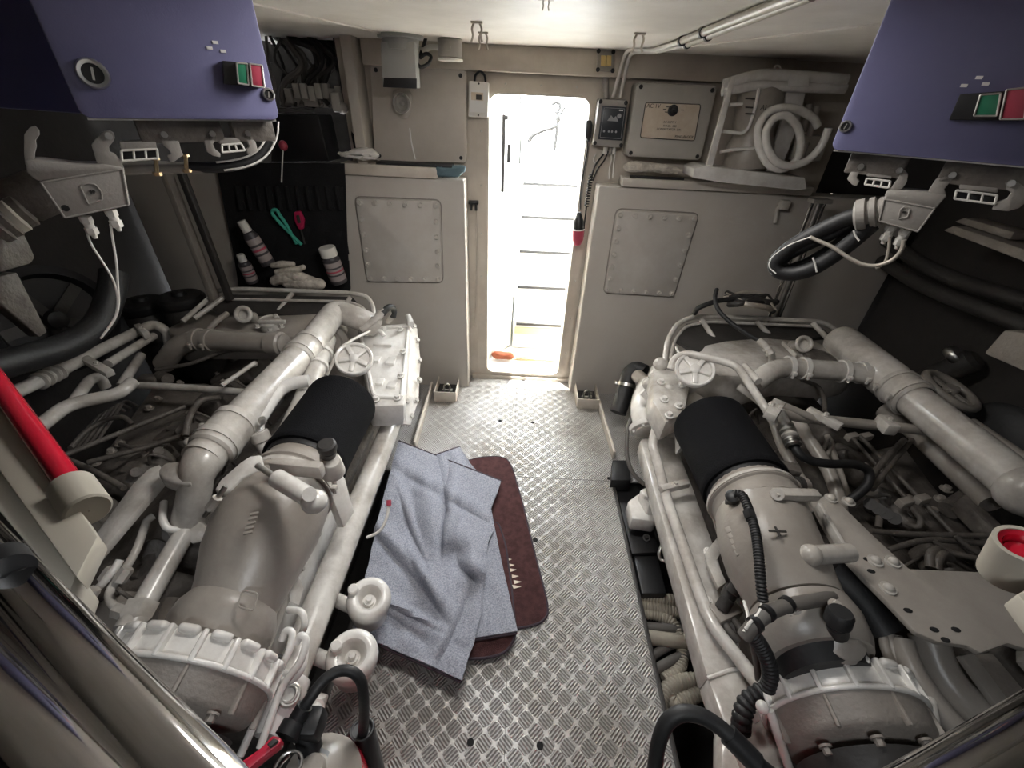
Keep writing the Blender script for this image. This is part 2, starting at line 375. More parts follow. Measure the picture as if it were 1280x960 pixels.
# open trays with shackles at the foot of the lockers
for x, lab in ((-.47, 'open steel tray with a shackle at the foot of the left locker'), (.545, 'open steel tray with a shackle at the foot of the right locker')):
    s = -1 if x < 0 else 1
    t = thing('drain_tray', (x, 2.50, 0), lab, 'tray', 'shackle trays beside the door')
    w, l, hh = .15, .20, .085; b = B()
    for cx, cy, dx, dy in ((0, -l/2, w, .006), (-w/2, 0, .006, l), (w/2, 0, .006, l)): b.box((x+cx, 2.50+cy, hh/2), (dx, dy, hh), bev=.002)
    obj('side', b, 'wall_light', t)
    b = B(); b.box((x, 2.50, .010), (w-.01, l-.004, .016)); obj('base', b, 'dark_gear', t)
    b = B(); b.tube([(x-.02, 2.50, .02), (x-.022, 2.50, .07), (x, 2.50, .095), (x+.022, 2.50, .07), (x+.02, 2.50, .02)], .007, 10, .02); sh = obj('shackle', b, 'steel', t)
    b = B(); b.cyl((x-.035, 2.50, .035), (x+.035, 2.50, .035), .006); b.hexa((x+.03, 2.5, .035), (1, 0, 0), .012, .01); obj('pin', b, 'zinc', sh)
# ---------------------------------------------------------------- things on the upper bulkhead
def wallbox(name, px, y, depth, label, cat, mt, r=.02, screws=True, group=None, bev=.008):
    P = [Y(a, c, y) for a, c in px]; ctr = sum(P, Vector())/4
    t = thing(name, (ctr.x, y+depth, min(p.z for p in P)), label, cat, group)
    b = B(); b.prism(rounded([Vector((p.x, y, p.z)) for p in P], r, 4, True), (0, depth, 0), bev); body = obj('body', b, mt, t)
    if screws: copies('screw', t, 'black_plastic', lambda b: b.lathe((0, 0, 0), (0, 0, 1), [(.010, 0), (.010, .003), (.005, .004), (.005, .002)], 14), [(p.lerp(ctr, .12) + Vector((0, 0, 0)), (0, -1, 0)) for p in P])
    return t, P, ctr
t, P, ctr = wallbox('steel_cover_box', [(462, 79), (583, 87), (583, 204), (468, 201)], 2.702, .056, 'large flat grey cover box on the wall above the left locker', 'cover box', 'wall_paint')
b = B(); q = Y(514, 178, 2.699); b.tube([Y(512, 160, 2.698), Y(514, 178, 2.698), Y(519, 199, 2.698)], .004, 6, .02); obj('paint_run', b, 'white_paper', t)
b = B(); b.box(Y(448, 120, 2.68), (.055, .16, .66), bev=.004); struct('trim_9', b, 'wall_paint')
# ceiling mounted camera like unit
t = thing('ceiling_floodlight', Y(500, 40, 2.50)+Vector((0, 0, .0)), 'grey box-shaped floodlight hanging from a round ceiling mount', 'floodlight')
o = Y(500, 40, 2.5); o.z = CEIL
b = B(); b.lathe(o, (0, 0, -1), [(.105, 0), (.105, .012), (.085, .016), (.08, .055), (.068, .06)], 36); obj('ceiling_mount', b, 'device_grey', t)
b = B(); P4 = [Y(a, c, 2.43) for a, c in ((475, 52), (518, 52), (521, 110), (478, 108))]; b.prism(P4, (0, .09, 0), .006); bd = obj('body', b, 'device_grey', t)
b = B(); b.prism([p+Vector((0, -.004, 0)) for p in [Y(a, c, 2.43) for a, c in ((480, 97), (521, 98), (521, 111), (479, 109))]], (0, .01, 0), .002); obj('lens', b, 'black_plastic', bd)
b = B(); b.prism([Y(a, c, 2.428) for a, c in ((487, 57.5), (497, 57.8), (497, 59.5), (487, 59))], (0, .004, 0)); obj('badge', b, 'ink', bd)
b = B(); b.tube([Y(518, 70, 2.5), Y(524, 86, 2.5), Y(536, 80, 2.52), Y(540, 70, 2.54), Y(532, 66, 2.55), Y(524, 74, 2.55), Y(530, 55, 2.6), Y(533, 45, 2.6)], .008, 8, .03); obj('cord', b, 'black_rubber', t)
# round horn on a teardrop backplate
t = thing('signal_horn', Y(502, 128, 2.695), 'small round horn with a pale ring on the cover box under the floodlight', 'horn')
b = B(); b.prism(trace([(491, 114), (497, 112), (512, 113), (515, 120), (514, 138), (509, 148), (503, 149), (494, 140), (491, 128)], (0, 2.688, 0), (0, 1, 0)), (0, .012, 0), .003); obj('backplate', b, 'wall_paint', t)
c = Y(502, 129, 2.637); b = B(); b.lathe(c+Vector((0, .05, 0)), (0, -1, 0), [(.03, 0), (.032, .03), (.045, .05), (.045, .055), (.036, .055), (.03, .04), (.012, .035), (.012, .05), (.003, .055)], 30); obj('body', b, 'grey_cast', t)
b = B(); b.ring(c, (0, 1, 0), .042, .005); obj('ring', b, 'white_plastic', t)
# breaker box by the door
t, P, ctr = wallbox('breaker_box', [(586, 101), (611, 103), (610, 147), (585.5, 146)], 2.69, .06, 'small white breaker box with a black hook left of the door top', 'breaker box', 'white_plastic', .008, False, bev=.004)
b = B(); b.prism(trace([(588, 112), (608, 113), (607.5, 141), (587.5, 140)], (0, 2.688, 0), (0, 1, 0)), (0, .003, 0)); obj('cover_label', b, 'white_paper', t)
b = B(); b.prism(trace([(589, 115), (604, 116), (604, 126), (589, 125)], (0, 2.686, 0), (0, 1, 0)), (0, .003, 0)); obj('window', b, 'label_beige', t)
b = B(); b.prism(trace([(595, 118), (602, 118.5), (602, 125), (595, 124.5)], (0, 2.680, 0), (0, 1, 0)), (0, .008, 0), .001); obj('breaker_switch', b, 'ink', t)
copies('screw', t, 'ink', lambda b: b.cyl((0, 0, 0), (0, 0, .002), .005, n=10), [(Y(598.5, 104.5, 2.69), (0, -1, 0)), (Y(598, 144, 2.69), (0, -1, 0))])
b = B(); b.tube([Y(593, 102, 2.72), Y(594, 94, 2.71), Y(600, 88, 2.70), Y(606, 94, 2.71), Y(607, 102, 2.72)], .006, 8, .01); obj('hook', b, 'black_plastic', t)
# round junction box on the deck head
o = Z(562, 38, CEIL); o = Vector((o.x, 2.55, CEIL))
t = thing('junction_box', o, 'round grey junction box on the ceiling beside the floodlight', 'junction box')
c = Y(562, 46, 2.55); c.z = CEIL
b = B(); b.cyl(c, c-Vector((0, 0, .075)), .058, .056, 32, .004); obj('body', b, 'grey_cast', t)
b = B(); b.cyl(c-Vector((0, 0, .075)), c-Vector((0, 0, .085)), .060, n=32, bev=.002); obj('lid', b, 'white_plastic', t)
b = B(); b.cyl(c+Vector((-.004, -.06, -.035)), c+Vector((-.004, -.05, -.035)), .016, n=18); obj('knockout', b, 'grey_cast', t)
b = B(); b.tube([c+Vector((-.055, 0, -.035)), c+Vector((-.10, 0, -.035)), c+Vector((-.13, .02, -.05)), Y(524, 60, 2.62)], .012, 10, .03); obj('cable_gland', b, 'white_plastic', t)
# spring clips under the deck head
for i, (px, py, y, lab) in enumerate(((596, 27, 2.30, 'nearer spring clip of the pair on the ceiling above the door'), (604, 40, 2.58, 'farther spring clip of the pair on the ceiling above the door'), (800, 41, 2.55, 'single spring clip on the ceiling where the conduits bend'), (683, -3, 1.52, 'small metal clip on the ceiling nearest the camera'))):
    c = Z(px, py, CEIL); k_ = .45 if py < 0 else 1
    b = B(); b.box(c-Vector((0, 0, .003)), (.042, .018, .006), bev=.001)
    for s in (-1, 1): b.tube([c+k_*Vector((s*.010, 0, -.004)), c+k_*Vector((s*.019, 0, -.02)), c+k_*Vector((s*.013, 0, -.04)), c+k_*Vector((s*.020, 0, -.058))], .0045*k_, 6, .008)
    tag(obj('spring_clip', b, 'wall_light'), lab, 'clip', 'ceiling spring clips')
# twin rocker switch on the beam
t, P, ctr = wallbox('rocker_switch', [(747, 62), (768, 63.5), (767, 90), (746, 88.5)], 2.665, .026, 'twin amber rocker switch on the beam above the door', 'switch', 'grey_cast', .008, True, bev=.003)
for a in (751.5, 758.5):
    b = B(); b.prism(trace([(a, 69), (a+6, 69.4), (a+5.6, 83), (a-.4, 82.5)], (0, 2.655, 0), (0, 1, 0)), (0, .012, 0), .002); obj('rocker', b, 'amber', t)
# monitor box right of the door
t, P, ctr = wallbox('bilge_alarm_box', [(749, 123), (785, 125), (778, 185), (741, 182)], 2.66, .10, 'small pale alarm box with a dark display panel right of the door', 'alarm box', 'grey_cast', .012, True)
b = B(); b.prism(trace([(753, 132), (783.5, 134), (778, 176), (747.5, 174)], (0, 2.655, 0), (0, 1, 0)), (0, .005, 0), .001); d = obj('display_panel', b, 'label_dark', t)
b = B(); b.tube(trace([(755.5, 134.5), (781, 136), (776, 173.5), (750, 171.5)], (0, 2.655, 0), (0, 1, 0)), .0012, 6, .004, closed=True); obj('display_border', b, 'label_grey', d)
b = B(); b.prism(trace([(759, 151), (764, 144), (767, 148), (770, 145), (773, 152)], (0, 2.654, 0), (0, 1, 0)), (0, .002, 0)); obj('mark', b, 'label_grey', d)
b = B(); b.cyl(Y(774, 145, 2.656), Y(774, 145, 2.653), .011, n=18); obj('dial', b, 'label_grey', d)
b = B(); b.prism(trace([(774, 137), (779, 137.3), (778.8, 138.8), (773.8, 138.5)], (0, 2.654, 0), (0, 1, 0)), (0, .002, 0)); obj('mark', b, 'white_paper', d)
for a in (755, 761, 765, 770): b = B(); b.cyl(Y(a, 164+(a-755)*.05, 2.656), Y(a, 164+(a-755)*.05, 2.653), .0055, n=12); obj('indicator', b, 'label_grey', d)
for i, a in enumerate((757, 764, 768)): b = B(); q = Y(a, 184, 2.71); b.cyl(q, q-Vector((0, 0, .035)), .011); b.hexa(q-Vector((0, 0, .02)), (0, 0, -1), .014, .014); obj('cable_gland', b, 'white_plastic' if i != 1 else 'grey_cast', t)
b = B(); b.tube([Y(757, 190, 2.71), Y(750, 198, 2.70), Y(744, 206, 2.69), Y(740, 218, 2.68), Y(739, 226, 2.68)], .005, 8, .03); obj('cable', b, 'black_rubber', t)
b = B(); b.tube([Y(760, 189, 2.71), Y(756, 200, 2.70), Y(746, 212, 2.69), Y(741, 226, 2.68)], .004, 8, .03); obj('cable', b, 'black_rubber', t)
b = B(); b.tube([Y(764, 190, 2.71), Y(765, 200, 2.70), Y(762, 208, 2.68), Y(761, 224, 2.67)], .004, 8, .03); obj('cable', b, 'wire_white', t)
b = B(); b.tube([Y(769, 190, 2.71), Y(767, 204, 2.68), Y(766, 222, 2.66)], .004, 8, .03); obj('cable', b, 'wire_white', t)
b = B(); b.tube([Y(745, 192, 2.72), Y(741, 200, 2.72), Y(745, 205, 2.72), Y(748, 199, 2.72)], .004, 8, .02); obj('cable_hook', b, 'white_plastic', t)
# power box with its label
t, P, ctr = wallbox('shore_power_box', [(796, 102), (898, 107), (876, 201), (782, 196)], 2.64, .115, 'square grey power box with a beige label plate and a black knob', 'power box', 'grey_box', .025, True, bev=.01)
N2 = (0, 1, 0); pp = trace([(807, 128), (876, 130.5), (868, 176), (800, 172)], (0, 2.636, 0), N2)
b = B(); b.prism(rounded(pp, .012, 3, True), (0, .005, 0), .001); lb = obj('label_plate', b, 'label_beige', t)
b = B(); b.tube(rounded([p-Vector((0, .001, 0)) for p in pp], .012, 3, True), .0022, 6, 0, closed=True); obj('border', b, 'ink', lb)
ex = (pp[1]-pp[0]).normalized(); ey = Vector((0, 0, 1))
def tx(s, px, py, size, al='LEFT'): text('lettering', s, size, Y(px, py, 2.633), ex, ex.cross(Vector((0, -1, 0)))*-1 if False else ey, lb, align=al)
tx('AC 1V', 808, 134.5, .026); tx('AC SUPPLY', 837, 154, .014, 'CENTER'); tx('PANEL  200', 837, 158.8, .014, 'CENTER'); tx('COMMUTATOR  SW.', 836, 163, .014, 'CENTER'); tx('RING-BLOCK', 855, 172.5, .017, 'CENTER')
k = Y(841, 138, 2.636); b = B(); b.lathe(k, (0, -1, 0), [(.026, 0), (.026, .004), (.018, .006), (.016, .022), (.006, .024)], 20); b.box(k+Vector((.006, -.02, 0)), (.03, .014, .008), bev=.002); obj('knob', b, 'black_plastic', t)
for i, (a, c) in enumerate(((829, 136), (831, 139.5), (833, 133), (851, 137))): b = B(); b.prism(trace([(a, c), (a+4, c+.2), (a+4, c+1.2), (a, c+1)], (0, 2.634, 0), N2), (0, .002, 0)); obj('tick_mark', b, 'ink', lb)
# conduits across the deck head and down to the alarm box
for i, (dx, dy, lab) in enumerate(((0, 0, 'upper of two pale conduits running along the ceiling to the alarm box'), (7, 4, 'lower of two pale conduits running along the ceiling to the alarm box'))):
    t = thing('conduit', (.5, 2.6, 1.8), lab, 'conduit', 'ceiling conduits')
    zc = CEIL-.014
    pts = [Y(766+dx*1.3, 122, 2.705), Y(771+dx*1.1, 104, 2.705), Y(780+dx*.9, 70, 2.66-.0*i), Y(787+dx*.9, 60+dy, 2.58)]
    s0 = Z(850+dx, 52+dy, zc); s1 = Z(1010+dx, -11+dy*1.0, zc)
    a0 = Vector((pts[-1].x+.09, 2.515+.03*i, zc))
    b = B(); b.tube(pts+[a0, s0, s1], .009, 10, .05); obj('cable', b, 'wire_white', t)
    b = B(); b.cyl(s0.lerp(s1, .0), s1, .0125, n=14); obj('sleeve', b, 'cream', t)
    for q in (.02, .28):
        b = B(); cc = s0.lerp(s1, q); b.lathe(cc, s1-s0, [(.0125, 0), (.016, 0), (.016, .018), (.0125, .018)], 16, cap=False); obj('clip', b, 'black_plastic', t)
b = B(); b.tube([Y(758, 124, 2.72), Y(757, 108, 2.735), Y(757, 95, 2.735)], .016, 12, .02); tag(obj('conduit_stub', b, 'grey_cast'), 'short grey conduit stub between the alarm box and the rocker switch', 'conduit')
# black plug and coiled cord lamp on the door jamb
t = thing('hand_lamp', Y(722, 300, 2.66), 'black hand lamp with a red end hanging beside the doorway', 'lamp')
a, c = Y(724, 265, 2.66), Y(723, 287, 2.655); b = B(); b.lathe(a, c-a, [(.012, 0), (.02, .03), (.030, .05), (.032, .10)], 20); obj('handle', b, 'black_plastic', t)
e = Y(722, 304, 2.65); b = B(); b.lathe(c, e-c, [(.034, 0), (.036, .02), (.034, .06), (.02, .09), (.003, .095)], 22); obj('red_lens', b, 'red_lens', t)
b = B(); b.ring(c, e-c, .034, .004); obj('ring', b, 'white_plastic', t)
b = B(); b.tube([Y(733, 168, 2.72), Y(735, 185, 2.72), Y(731, 205, 2.70), Y(726, 235, 2.69), Y(725, 262, 2.66)], .004, 8, .03); obj('cord', b, 'black_rubber', t)
b = B(); pts = []
A0, A1 = Y(739, 218, 2.68), Y(733, 258, 2.665)
for i in range(97): q = i/96; pts.append(A0.lerp(A1, q) + Vector((math.cos(q*24*PI)*.011, math.sin(q*24*PI)*.011, 0)))
b.tube(pts, .0035, 6, 0); b.tube([A1, Y(731, 275, 2.66), Y(729, 296, 2.655)], .005, 6, .02); obj('coiled_cord', b, 'black_rubber', t)
t = thing('door_latch', Y(736, 165, 2.74), 'black latch block on the right edge of the doorway', 'latch')
b = B(); b.prism(trace([(733, 151), (739, 150), (741, 156), (739, 172), (736, 178), (732, 172)], (0, 2.70, 0), N2), (0, .045, 0), .004); obj('body', b, 'black_plastic', t)
b = B(); b.tube([Y(736, 176, 2.73), Y(734, 195, 2.735), Y(729, 225, 2.735), Y(725, 262, 2.735)], .007, 8, .03); obj('rod', b, 'grey_cast', t)
b = B(); b.box(Y(592, 253, 2.735), (.06, .035, .02), bev=.003); q = Y(592, 262, 2.72); b.cyl(q+Vector((-.015, 0, .03)), q+Vector((-.015, 0, -.005)), .008); b.cyl(q+Vector((.015, 0, .03)), q+Vector((.015, 0, -.005)), .008); tag(obj('hinge_stop', b, 'black_plastic'), 'small black double stop on the wall left of the doorway', 'stop')
b = B(); b.tube([Y(596, 262, 2.75), Y(595, 330, 2.75), Y(593, 405, 2.75), Y(588, 412, 2.75)], .005, 6, .02); tag(obj('wall_pipe', b, 'wall_light'), 'thin painted pipe down the wall left of the doorway', 'pipe')
# ---------------------------------------------------------------- rags on the lockers
def blob(name, outline, y, depth, mt, label, cat, amp=.02, seed=1):
    rnd = random.Random(seed); P = [Y(a, c, y) for a, c in outline]; ctr = sum(P, Vector())/len(P); rs = []
    n = 40; Q = rounded(P, .02, 4, True); k = len(Q)
    for i in range(9):
        s = math.sin(PI*(i+.5)/9)**.5; yy = y + depth*(i/8-.5)
        rs.append([Vector((ctr.x+(p.x-ctr.x)*s, yy+rnd.uniform(-.3, .3)*amp, ctr.z+(p.z-ctr.z)*s + rnd.uniform(-1, 1)*amp*.25)) for p in Q])
    b = B(); b.rings(rs); o = obj(name, b, mt, angle=60); return tag(o, label, cat)
blob('rag', [(420, 190), (430, 191), (443, 186), (456, 184), (468, 187), (475, 194), (472, 199), (455, 200), (440, 197), (428, 196)], 2.58, .10, 'rag_white', 'crumpled white rag on the ledge of the left locker', 'rag', .02, 3)
blob('folded_cloth', [(542, 205), (552, 207), (582, 207), (582, 214), (573, 222), (556, 221), (545, 222), (542, 214)], 2.60, .06, 'teal_cloth', 'dark teal folded cloth beside the ledge board of the left locker', 'cloth', .01, 4)
b = B(); b.box((-.60, 2.63, 1.483), (.42, .10, .012), bev=.003); tag(obj('rubber_mat', b, 'black_rubber'), 'thin black mat on the ledge of the left locker', 'mat')
blob('rag', [(779, 205), (790, 201), (806, 202), (828, 205), (846, 209), (856, 214), (845, 218), (815, 215), (792, 216), (780, 214)], 2.61, .06, 'glove', 'stained rag lying on the right ledge under the power box', 'rag', .012, 5)
b = B(); b.tube([Vector((.60, 2.605, 1.475)), Vector((.74, 2.60, 1.475)), Vector((.90, 2.605, 1.475))], .008, 8, .02); tag(obj('cable_offcut', b, 'black_rubber'), 'black cable offcut lying under the stained rag', 'cable')
# ---------------------------------------------------------------- pump unit on the right ledge
t = thing('watermaker_unit', Y(940, 228, 2.5), 'white framed pump unit with a coiled hose on the right ledge', 'pump unit')
b = B(); P = trace([(868, 211), (880, 207), (1006, 222), (1009, 236), (998, 238), (900, 228), (866, 222)], (0, 2.46, 0), N2); b.prism(P, (0, .18, 0), .004); obj('base', b, 'paint_white', t)
b = B(); b.prism(trace([(914, 96), (920, 96.5), (891, 208), (883, 207)], (0, 2.47, 0), N2), (0, .02, 0), .002); obj('upright', b, 'paint_white', t)
b = B(); b.prism(trace([(986, 98), (1010, 100), (1000, 150), (975, 215), (958, 214), (981, 140)], (0, 2.52, 0), N2), (0, .02, 0), .002); obj('upright', b, 'paint_white', t)
b = B(); b.prism(trace([(988, 92), (1012, 93), (1012, 108), (986, 108)], (0, 2.47, 0), N2), (0, .06, 0), .003); obj('bracket', b, 'paint_white', t)
for r_, pts in ((.024, [(905, 106), (925, 99), (950, 93), (990, 95), (1058, 100)]), (.022, [(903, 114), (925, 110), (945, 106), (985, 108), (1056, 111)])):
    b = B(); b.tube([Y(a, c, 2.50) for a, c in pts], r_, 14, .08); obj('membrane_tube', b, 'paint_white', t)
a, c = Y(953, 108, 2.58), Y(932, 208, 2.58)
d = (c-a).normalized(); l = (c-a).length; b = B(); b.lathe(a, d, [(.10, 0), (.105, .02), (.105, l*.45), (.095, l*.5), (.10, l*.62), (.115, l*.72), (.115, l)], 30); m_ = obj('motor', b, 'paint_duct', t)
for py, wd in ((122, 1.0), (133, .8), (141, .9)):
    b = B(); b.prism(trace([(932, py), (932+12*wd, py+.5), (932+12*wd, py+2.5), (932, py+2)], (0, 2.465, 0), N2), (0, .004, 0)); obj('stencil', b, 'ink', m_)
text('stencil', 'ALT', .03, Y(950, 137, 2.455), (1, 0, -.05), (.05, 0, 1), m_)
for pts in ([(949, 110), (944, 135), (936, 160), (928, 167), (904, 164)], [(900, 190), (915, 187), (945, 185)], [(912, 131), (928, 130)]):
    b = B(); b.tube([Y(a_, c_, 2.475) for a_, c_ in pts], .008, 10, .03); obj('pipe', b, 'paint_white', t)
pts = [(1022, 158), (1018, 148), (998, 136), (976, 134), (958, 140), (946, 160), (948, 185), (960, 207), (978, 213), (996, 202), (1002, 180), (998, 158), (984, 143), (968, 146), (957, 162), (958, 184), (968, 202), (985, 209), (1010, 202), (1028, 182), (1036, 160)]
b = B(); b.tube([Y(a_, c_, 2.44-.004*i) for i, (a_, c_) in enumerate(pts)], .018, 12, 9); obj('hose_coil', b, 'paint_white', t)
b = B(); b.tube([Y(968, 88, 2.55), Y(969, 82, 2.55), Y(974, 82, 2.55), Y(976, 87, 2.55)], .006, 8, .02); obj('lifting_eye', b, 'paint_white', t)
for (a_, c_, e_, f_) in ((1012, 130, 1004, 165), (1022, 132, 1012, 170), (1008, 178, 998, 205), (1000, 160, 993, 195)):
    b = B(); b.cyl(Y(a_, c_, 2.56), Y(e_, f_, 2.56), .016); obj('fitting', b, 'paint_duct', t)
b = B(); b.box(Y(1010, 185, 2.58), (.16, .05, .12), bev=.01); obj('valve_block', b, 'paint_duct', t)
# ---------------------------------------------------------------- engines: helpers
def pz(pts): return [Z(a, c, z) for a, c, z in pts]
def T(parent, name, mt, r, pts, cr=.05, n=12, label=None, flat=None):
    b = B(); b.tube(pz(pts), r, n, cr); return obj(name, b, mt, parent, label)
def spring_coil(b, a, c, R, r, turns, n=8):
    d, u, w = frame_of(V(c)-V(a)); k = int(turns*14)
    b.tube([V(a).lerp(V(c), i/k) + (u*math.cos(2*PI*turns*i/k) + w*math.sin(2*PI*turns*i/k))*R for i in range(k+1)], r, n, 0)
def corr(parent, name, mt, pts, r, pitch=.010, cr=.08, depth=.82, n=14, label=None):   # corrugated hose
    P = rounded(pts, cr, 8); L = [0]
    for i in range(1, len(P)): L.append(L[-1] + (P[i]-P[i-1]).length)
    tot = L[-1]; k = int(tot/pitch)*3; Q = []; j = 0
    for i in range(k+1):
        s = tot*i/k
        while j < len(L)-2 and L[j+1] < s: j += 1
        Q.append(P[j].lerp(P[j+1], (s-L[j])/max(1e-6, L[j+1]-L[j])))
    b = B(); b.tube(Q, lambda q: r if round(q*k) % 3 else r*depth, n, 0); return obj(name, b, mt, parent, label)
def loft_y(b, secs, n=30):      # secs: (centre, radius x, radius z) rings square to the fore-and-aft axis
    rs = []
    for c, rx, rz in secs: rs.append([V(c) + Vector((math.cos(2*PI*j/n)*rx, 0, math.sin(2*PI*j/n)*rz)) for j in range(n)])
    b.rings(rs)
def air_filter(parent, ax, az, y0, y1, r):
    b = B(); b.lathe((ax, y0, az), (0, 1, 0), [(r*.80, .012), (r*.82, 0), (r*.99, 0), (r*1.01, .012), (r, .03), (r*.985, .04), (r*.985, y1-y0-.03), (r, y1-y0-.02), (r*.99, y1-y0), (r*.2, y1-y0)], 48)
    f = obj('air_filter', b, 'filter_black', parent, 'black fabric air filter')
    b = B(); b.lathe((ax, y0-.001, az), (0, 1, 0), [(r*.80, .010), (r*.80, -.012), (r*.88, -.016), (r*.92, .002), (r*.90, .012)], 48, cap=False); obj('end_ring', b, 'black_rubber', f)
    return f
def turbo_ring(parent, c, d, R, w, nlobe, a0, a1, label=None):
    """ribbed compressor housing: drum round axis d, with lugs on its rim"""
    d, u, x = frame_of(d); c = V(c)
    b = B(); b.lathe(c, d, [(R*.55, -w*1.5), (R*.62, -w*1.35), (R*.86, -w*1.15), (R*.93, -w*.9), (R*.97, -w*.1), (R, 0), (R*.98, w*.1), (R*.90, w*.15), (R*.90, w*.9), (R*.72, w*1.1)], 56)
    h = obj('turbo_housing', b, 'paint_cast', parent, label or 'ribbed turbocharger housing')
    b = B(); b.lathe(c, d, [(R*.92, w*.02), (R*.965, w*.06), (R*.965, w*.95), (R*.92, w*1.05)], 56, cap=False); obj('rim_band', b, 'paint_white', h)
    for i in range(nlobe):
        a = math.radians(a0+(a1-a0)*i/(nlobe-1)); rd = u*math.cos(a) - x*math.sin(a); tg = d.cross(rd)
        m_ = Matrix((tg, d, rd)).transposed(); b = B()
        b.box(c+rd*R*.975+d*w*.5, (R*.065, w*1.15, R*.14), m_, .005)
        obj('rib', b, 'paint_white', h)
        if i % 2: b = B(); b.box(c+rd*R*.95-d*w*.6, (R*.05, w*1.2, R*.08), m_, .004); obj('face_rib', b, 'paint_cast', h)
    for i in range(nlobe-1):
        a = math.radians(a0+(a1-a0)*(i+.5)/(nlobe-1)); rd = u*math.cos(a) - x*math.sin(a); tg = d.cross(rd); m_ = Matrix((tg, d, rd)).transposed()
        b = B(); b.box(c+rd*R*.975+d*w*.98, (R*.24, w*.34, R*.15), m_, .010, 3); obj('rim_lug', b, 'paint_white', h)
    b = B(); b.tube([c+(u*math.cos(2*PI*i/64)+x*math.sin(2*PI*i/64))*R for i in range(64)], R*.035, 10, 0, closed=True); obj('rim', b, 'paint_white', h)
    return h
def star_cap(parent, c, R, h, d=(0, 0, 1), mt='paint_white', rot=0, ns=5):
    d, u, w = frame_of(d); c = V(c)
    b = B(); b.lathe(c, d, [(R*.45, -h*2.2), (R*.42, -h), (R*.8, -h*.8), (R*.98, -h*.3), (R, 0), (R, h*.55), (R*.95, h*.7), (R*.84, h*.6), (R*.80, h*.15), (R*.05, h*.22)], 40); o = obj('filler_cap', b, mt, parent)
    b = B(); b.lathe(c, d, [(R*.26, 0), (R*.26, h*.75), (R*.16, h*.95), (.001, h*.95)], 20); obj('cap_hub', b, mt, o)
    for k in range(ns):
        a = rot + 2*PI*k/ns; q = u*math.cos(a) + w*math.sin(a); b = B()
        b.bar(c+d*h*.42, c+q*R*.82+d*h*.42, R*.26, h*.6, up=d, bev=h*.15); obj('cap_spoke', b, mt, o)
    return o
def flange(parent, name, c, d, R, t, nb, mt='paint', hole=None, br=.007, two=False):
    d, u, w = frame_of(d); c = V(c); b = B(); b.lathe(c-d*t/2, d, [(R*.4, 0), (R-.003, 0), (R, .003), (R, t-.003), (R-.003, t), (R*.4, t)], 28); o = obj(name, b, mt, parent)
    if nb: bolts(o, [(c-d*t/2+(u*math.cos(2*PI*k/nb)+w*math.sin(2*PI*k/nb))*R*.8, -d) for k in range(nb)], br, .008, mt)
    return o
def clamp_block(parent, c, d, w, l, h, mt='paint', up=(0, 0, 1), nb=1):
    d = V(d).normalized(); up = V(up); x = d.cross(up).normalized(); z = x.cross(d); c = V(c); b = B(); b.box(c, (w, l, h), Matrix((x, d, z)).transposed(), min(w, l, h)*.15); o = obj('clamp_block', b, mt, parent)
    if nb: bolts(o, [(c+z*h/2+x*(0 if nb == 1 else (k/(nb-1)-.5)*w*.7), z) for k in range(nb)], .009, .010, mt)
    return o
def engine_core(e, x0, x1, y0, y1, xa, xb, top, rows, side):
    """dark block, sump, two rows of cylinder head covers, exhaust trunk, fuel lines"""
    xm = (x0+x1)/2; w = x1-x0
    b = B(); b.prism([(x0+.12, y0, -.42), (x1-.12, y0, -.42), (x1-.02, y0, -.1), (x1-.06, y0, top-.30), (xm+.10, y0, top-.16), (xm-.10, y0, top-.16), (x0+.06, y0, top-.30), (x0+.02, y0, -.1)], (0, y1-y0, 0), .02); obj('engine_block', b, 'paint_shaded_dirty', e)
    b = B(); b.box((xm, (y0+y1)/2, -.47), (w*.5, (y1-y0)*.9, .12), bev=.03); obj('sump', b, 'dark_gear', e)
    for sx in (-1, 1):
        for k in range(rows):
            y = y0+.14+(y1-y0-.25)*k/(rows-1); cx = xm+sx*w*.27; cz = top-.17
            R = Matrix.Rotation(sx*math.radians(24), 3, 'Y'); b = B(); b.box((cx, y, cz), (w*.24, (y1-y0)/rows*.80, .10), R, .025, 3); hc = obj('head_cover', b, 'paint_shaded_dirty', e)
            nz = R @ Vector((0, 0, 1)); bolts(hc, [(Vector((cx, y, cz))+R @ Vector((dx*w*.08, dy*.05, .05)), nz) for dx, dy in ((-1, -1), (1, 1))], .010, .012, 'paint_cast')
            b = B(); p0 = Vector((cx, y, cz))+R @ Vector((-sx*w*.13, 0, .03)); p1 = Vector((xm+sx*.05, y+.02, top-.20)); b.tube([p0, p0+Vector((-sx*.02, 0, .06)), (p0+p1)/2+Vector((0, .02, .05)), p1], .006, 8, .04); obj('injector_pipe', b, 'paint_shaded_dirty', e)
        b = B(); b.tube([(xm+sx*w*.43, y0+.02, top-.34), (xm+sx*w*.43, y1-.05, top-.34)], .055, 14); ex = obj('exhaust_trunk', b, 'paint_shaded_dirty', e)
    b = B(); b.box((xm, (y0+y1)/2, top-.20), (.16, (y1-y0)*.7, .12), bev=.02); obj('injection_pump', b, 'paint_shaded_dirty', e)

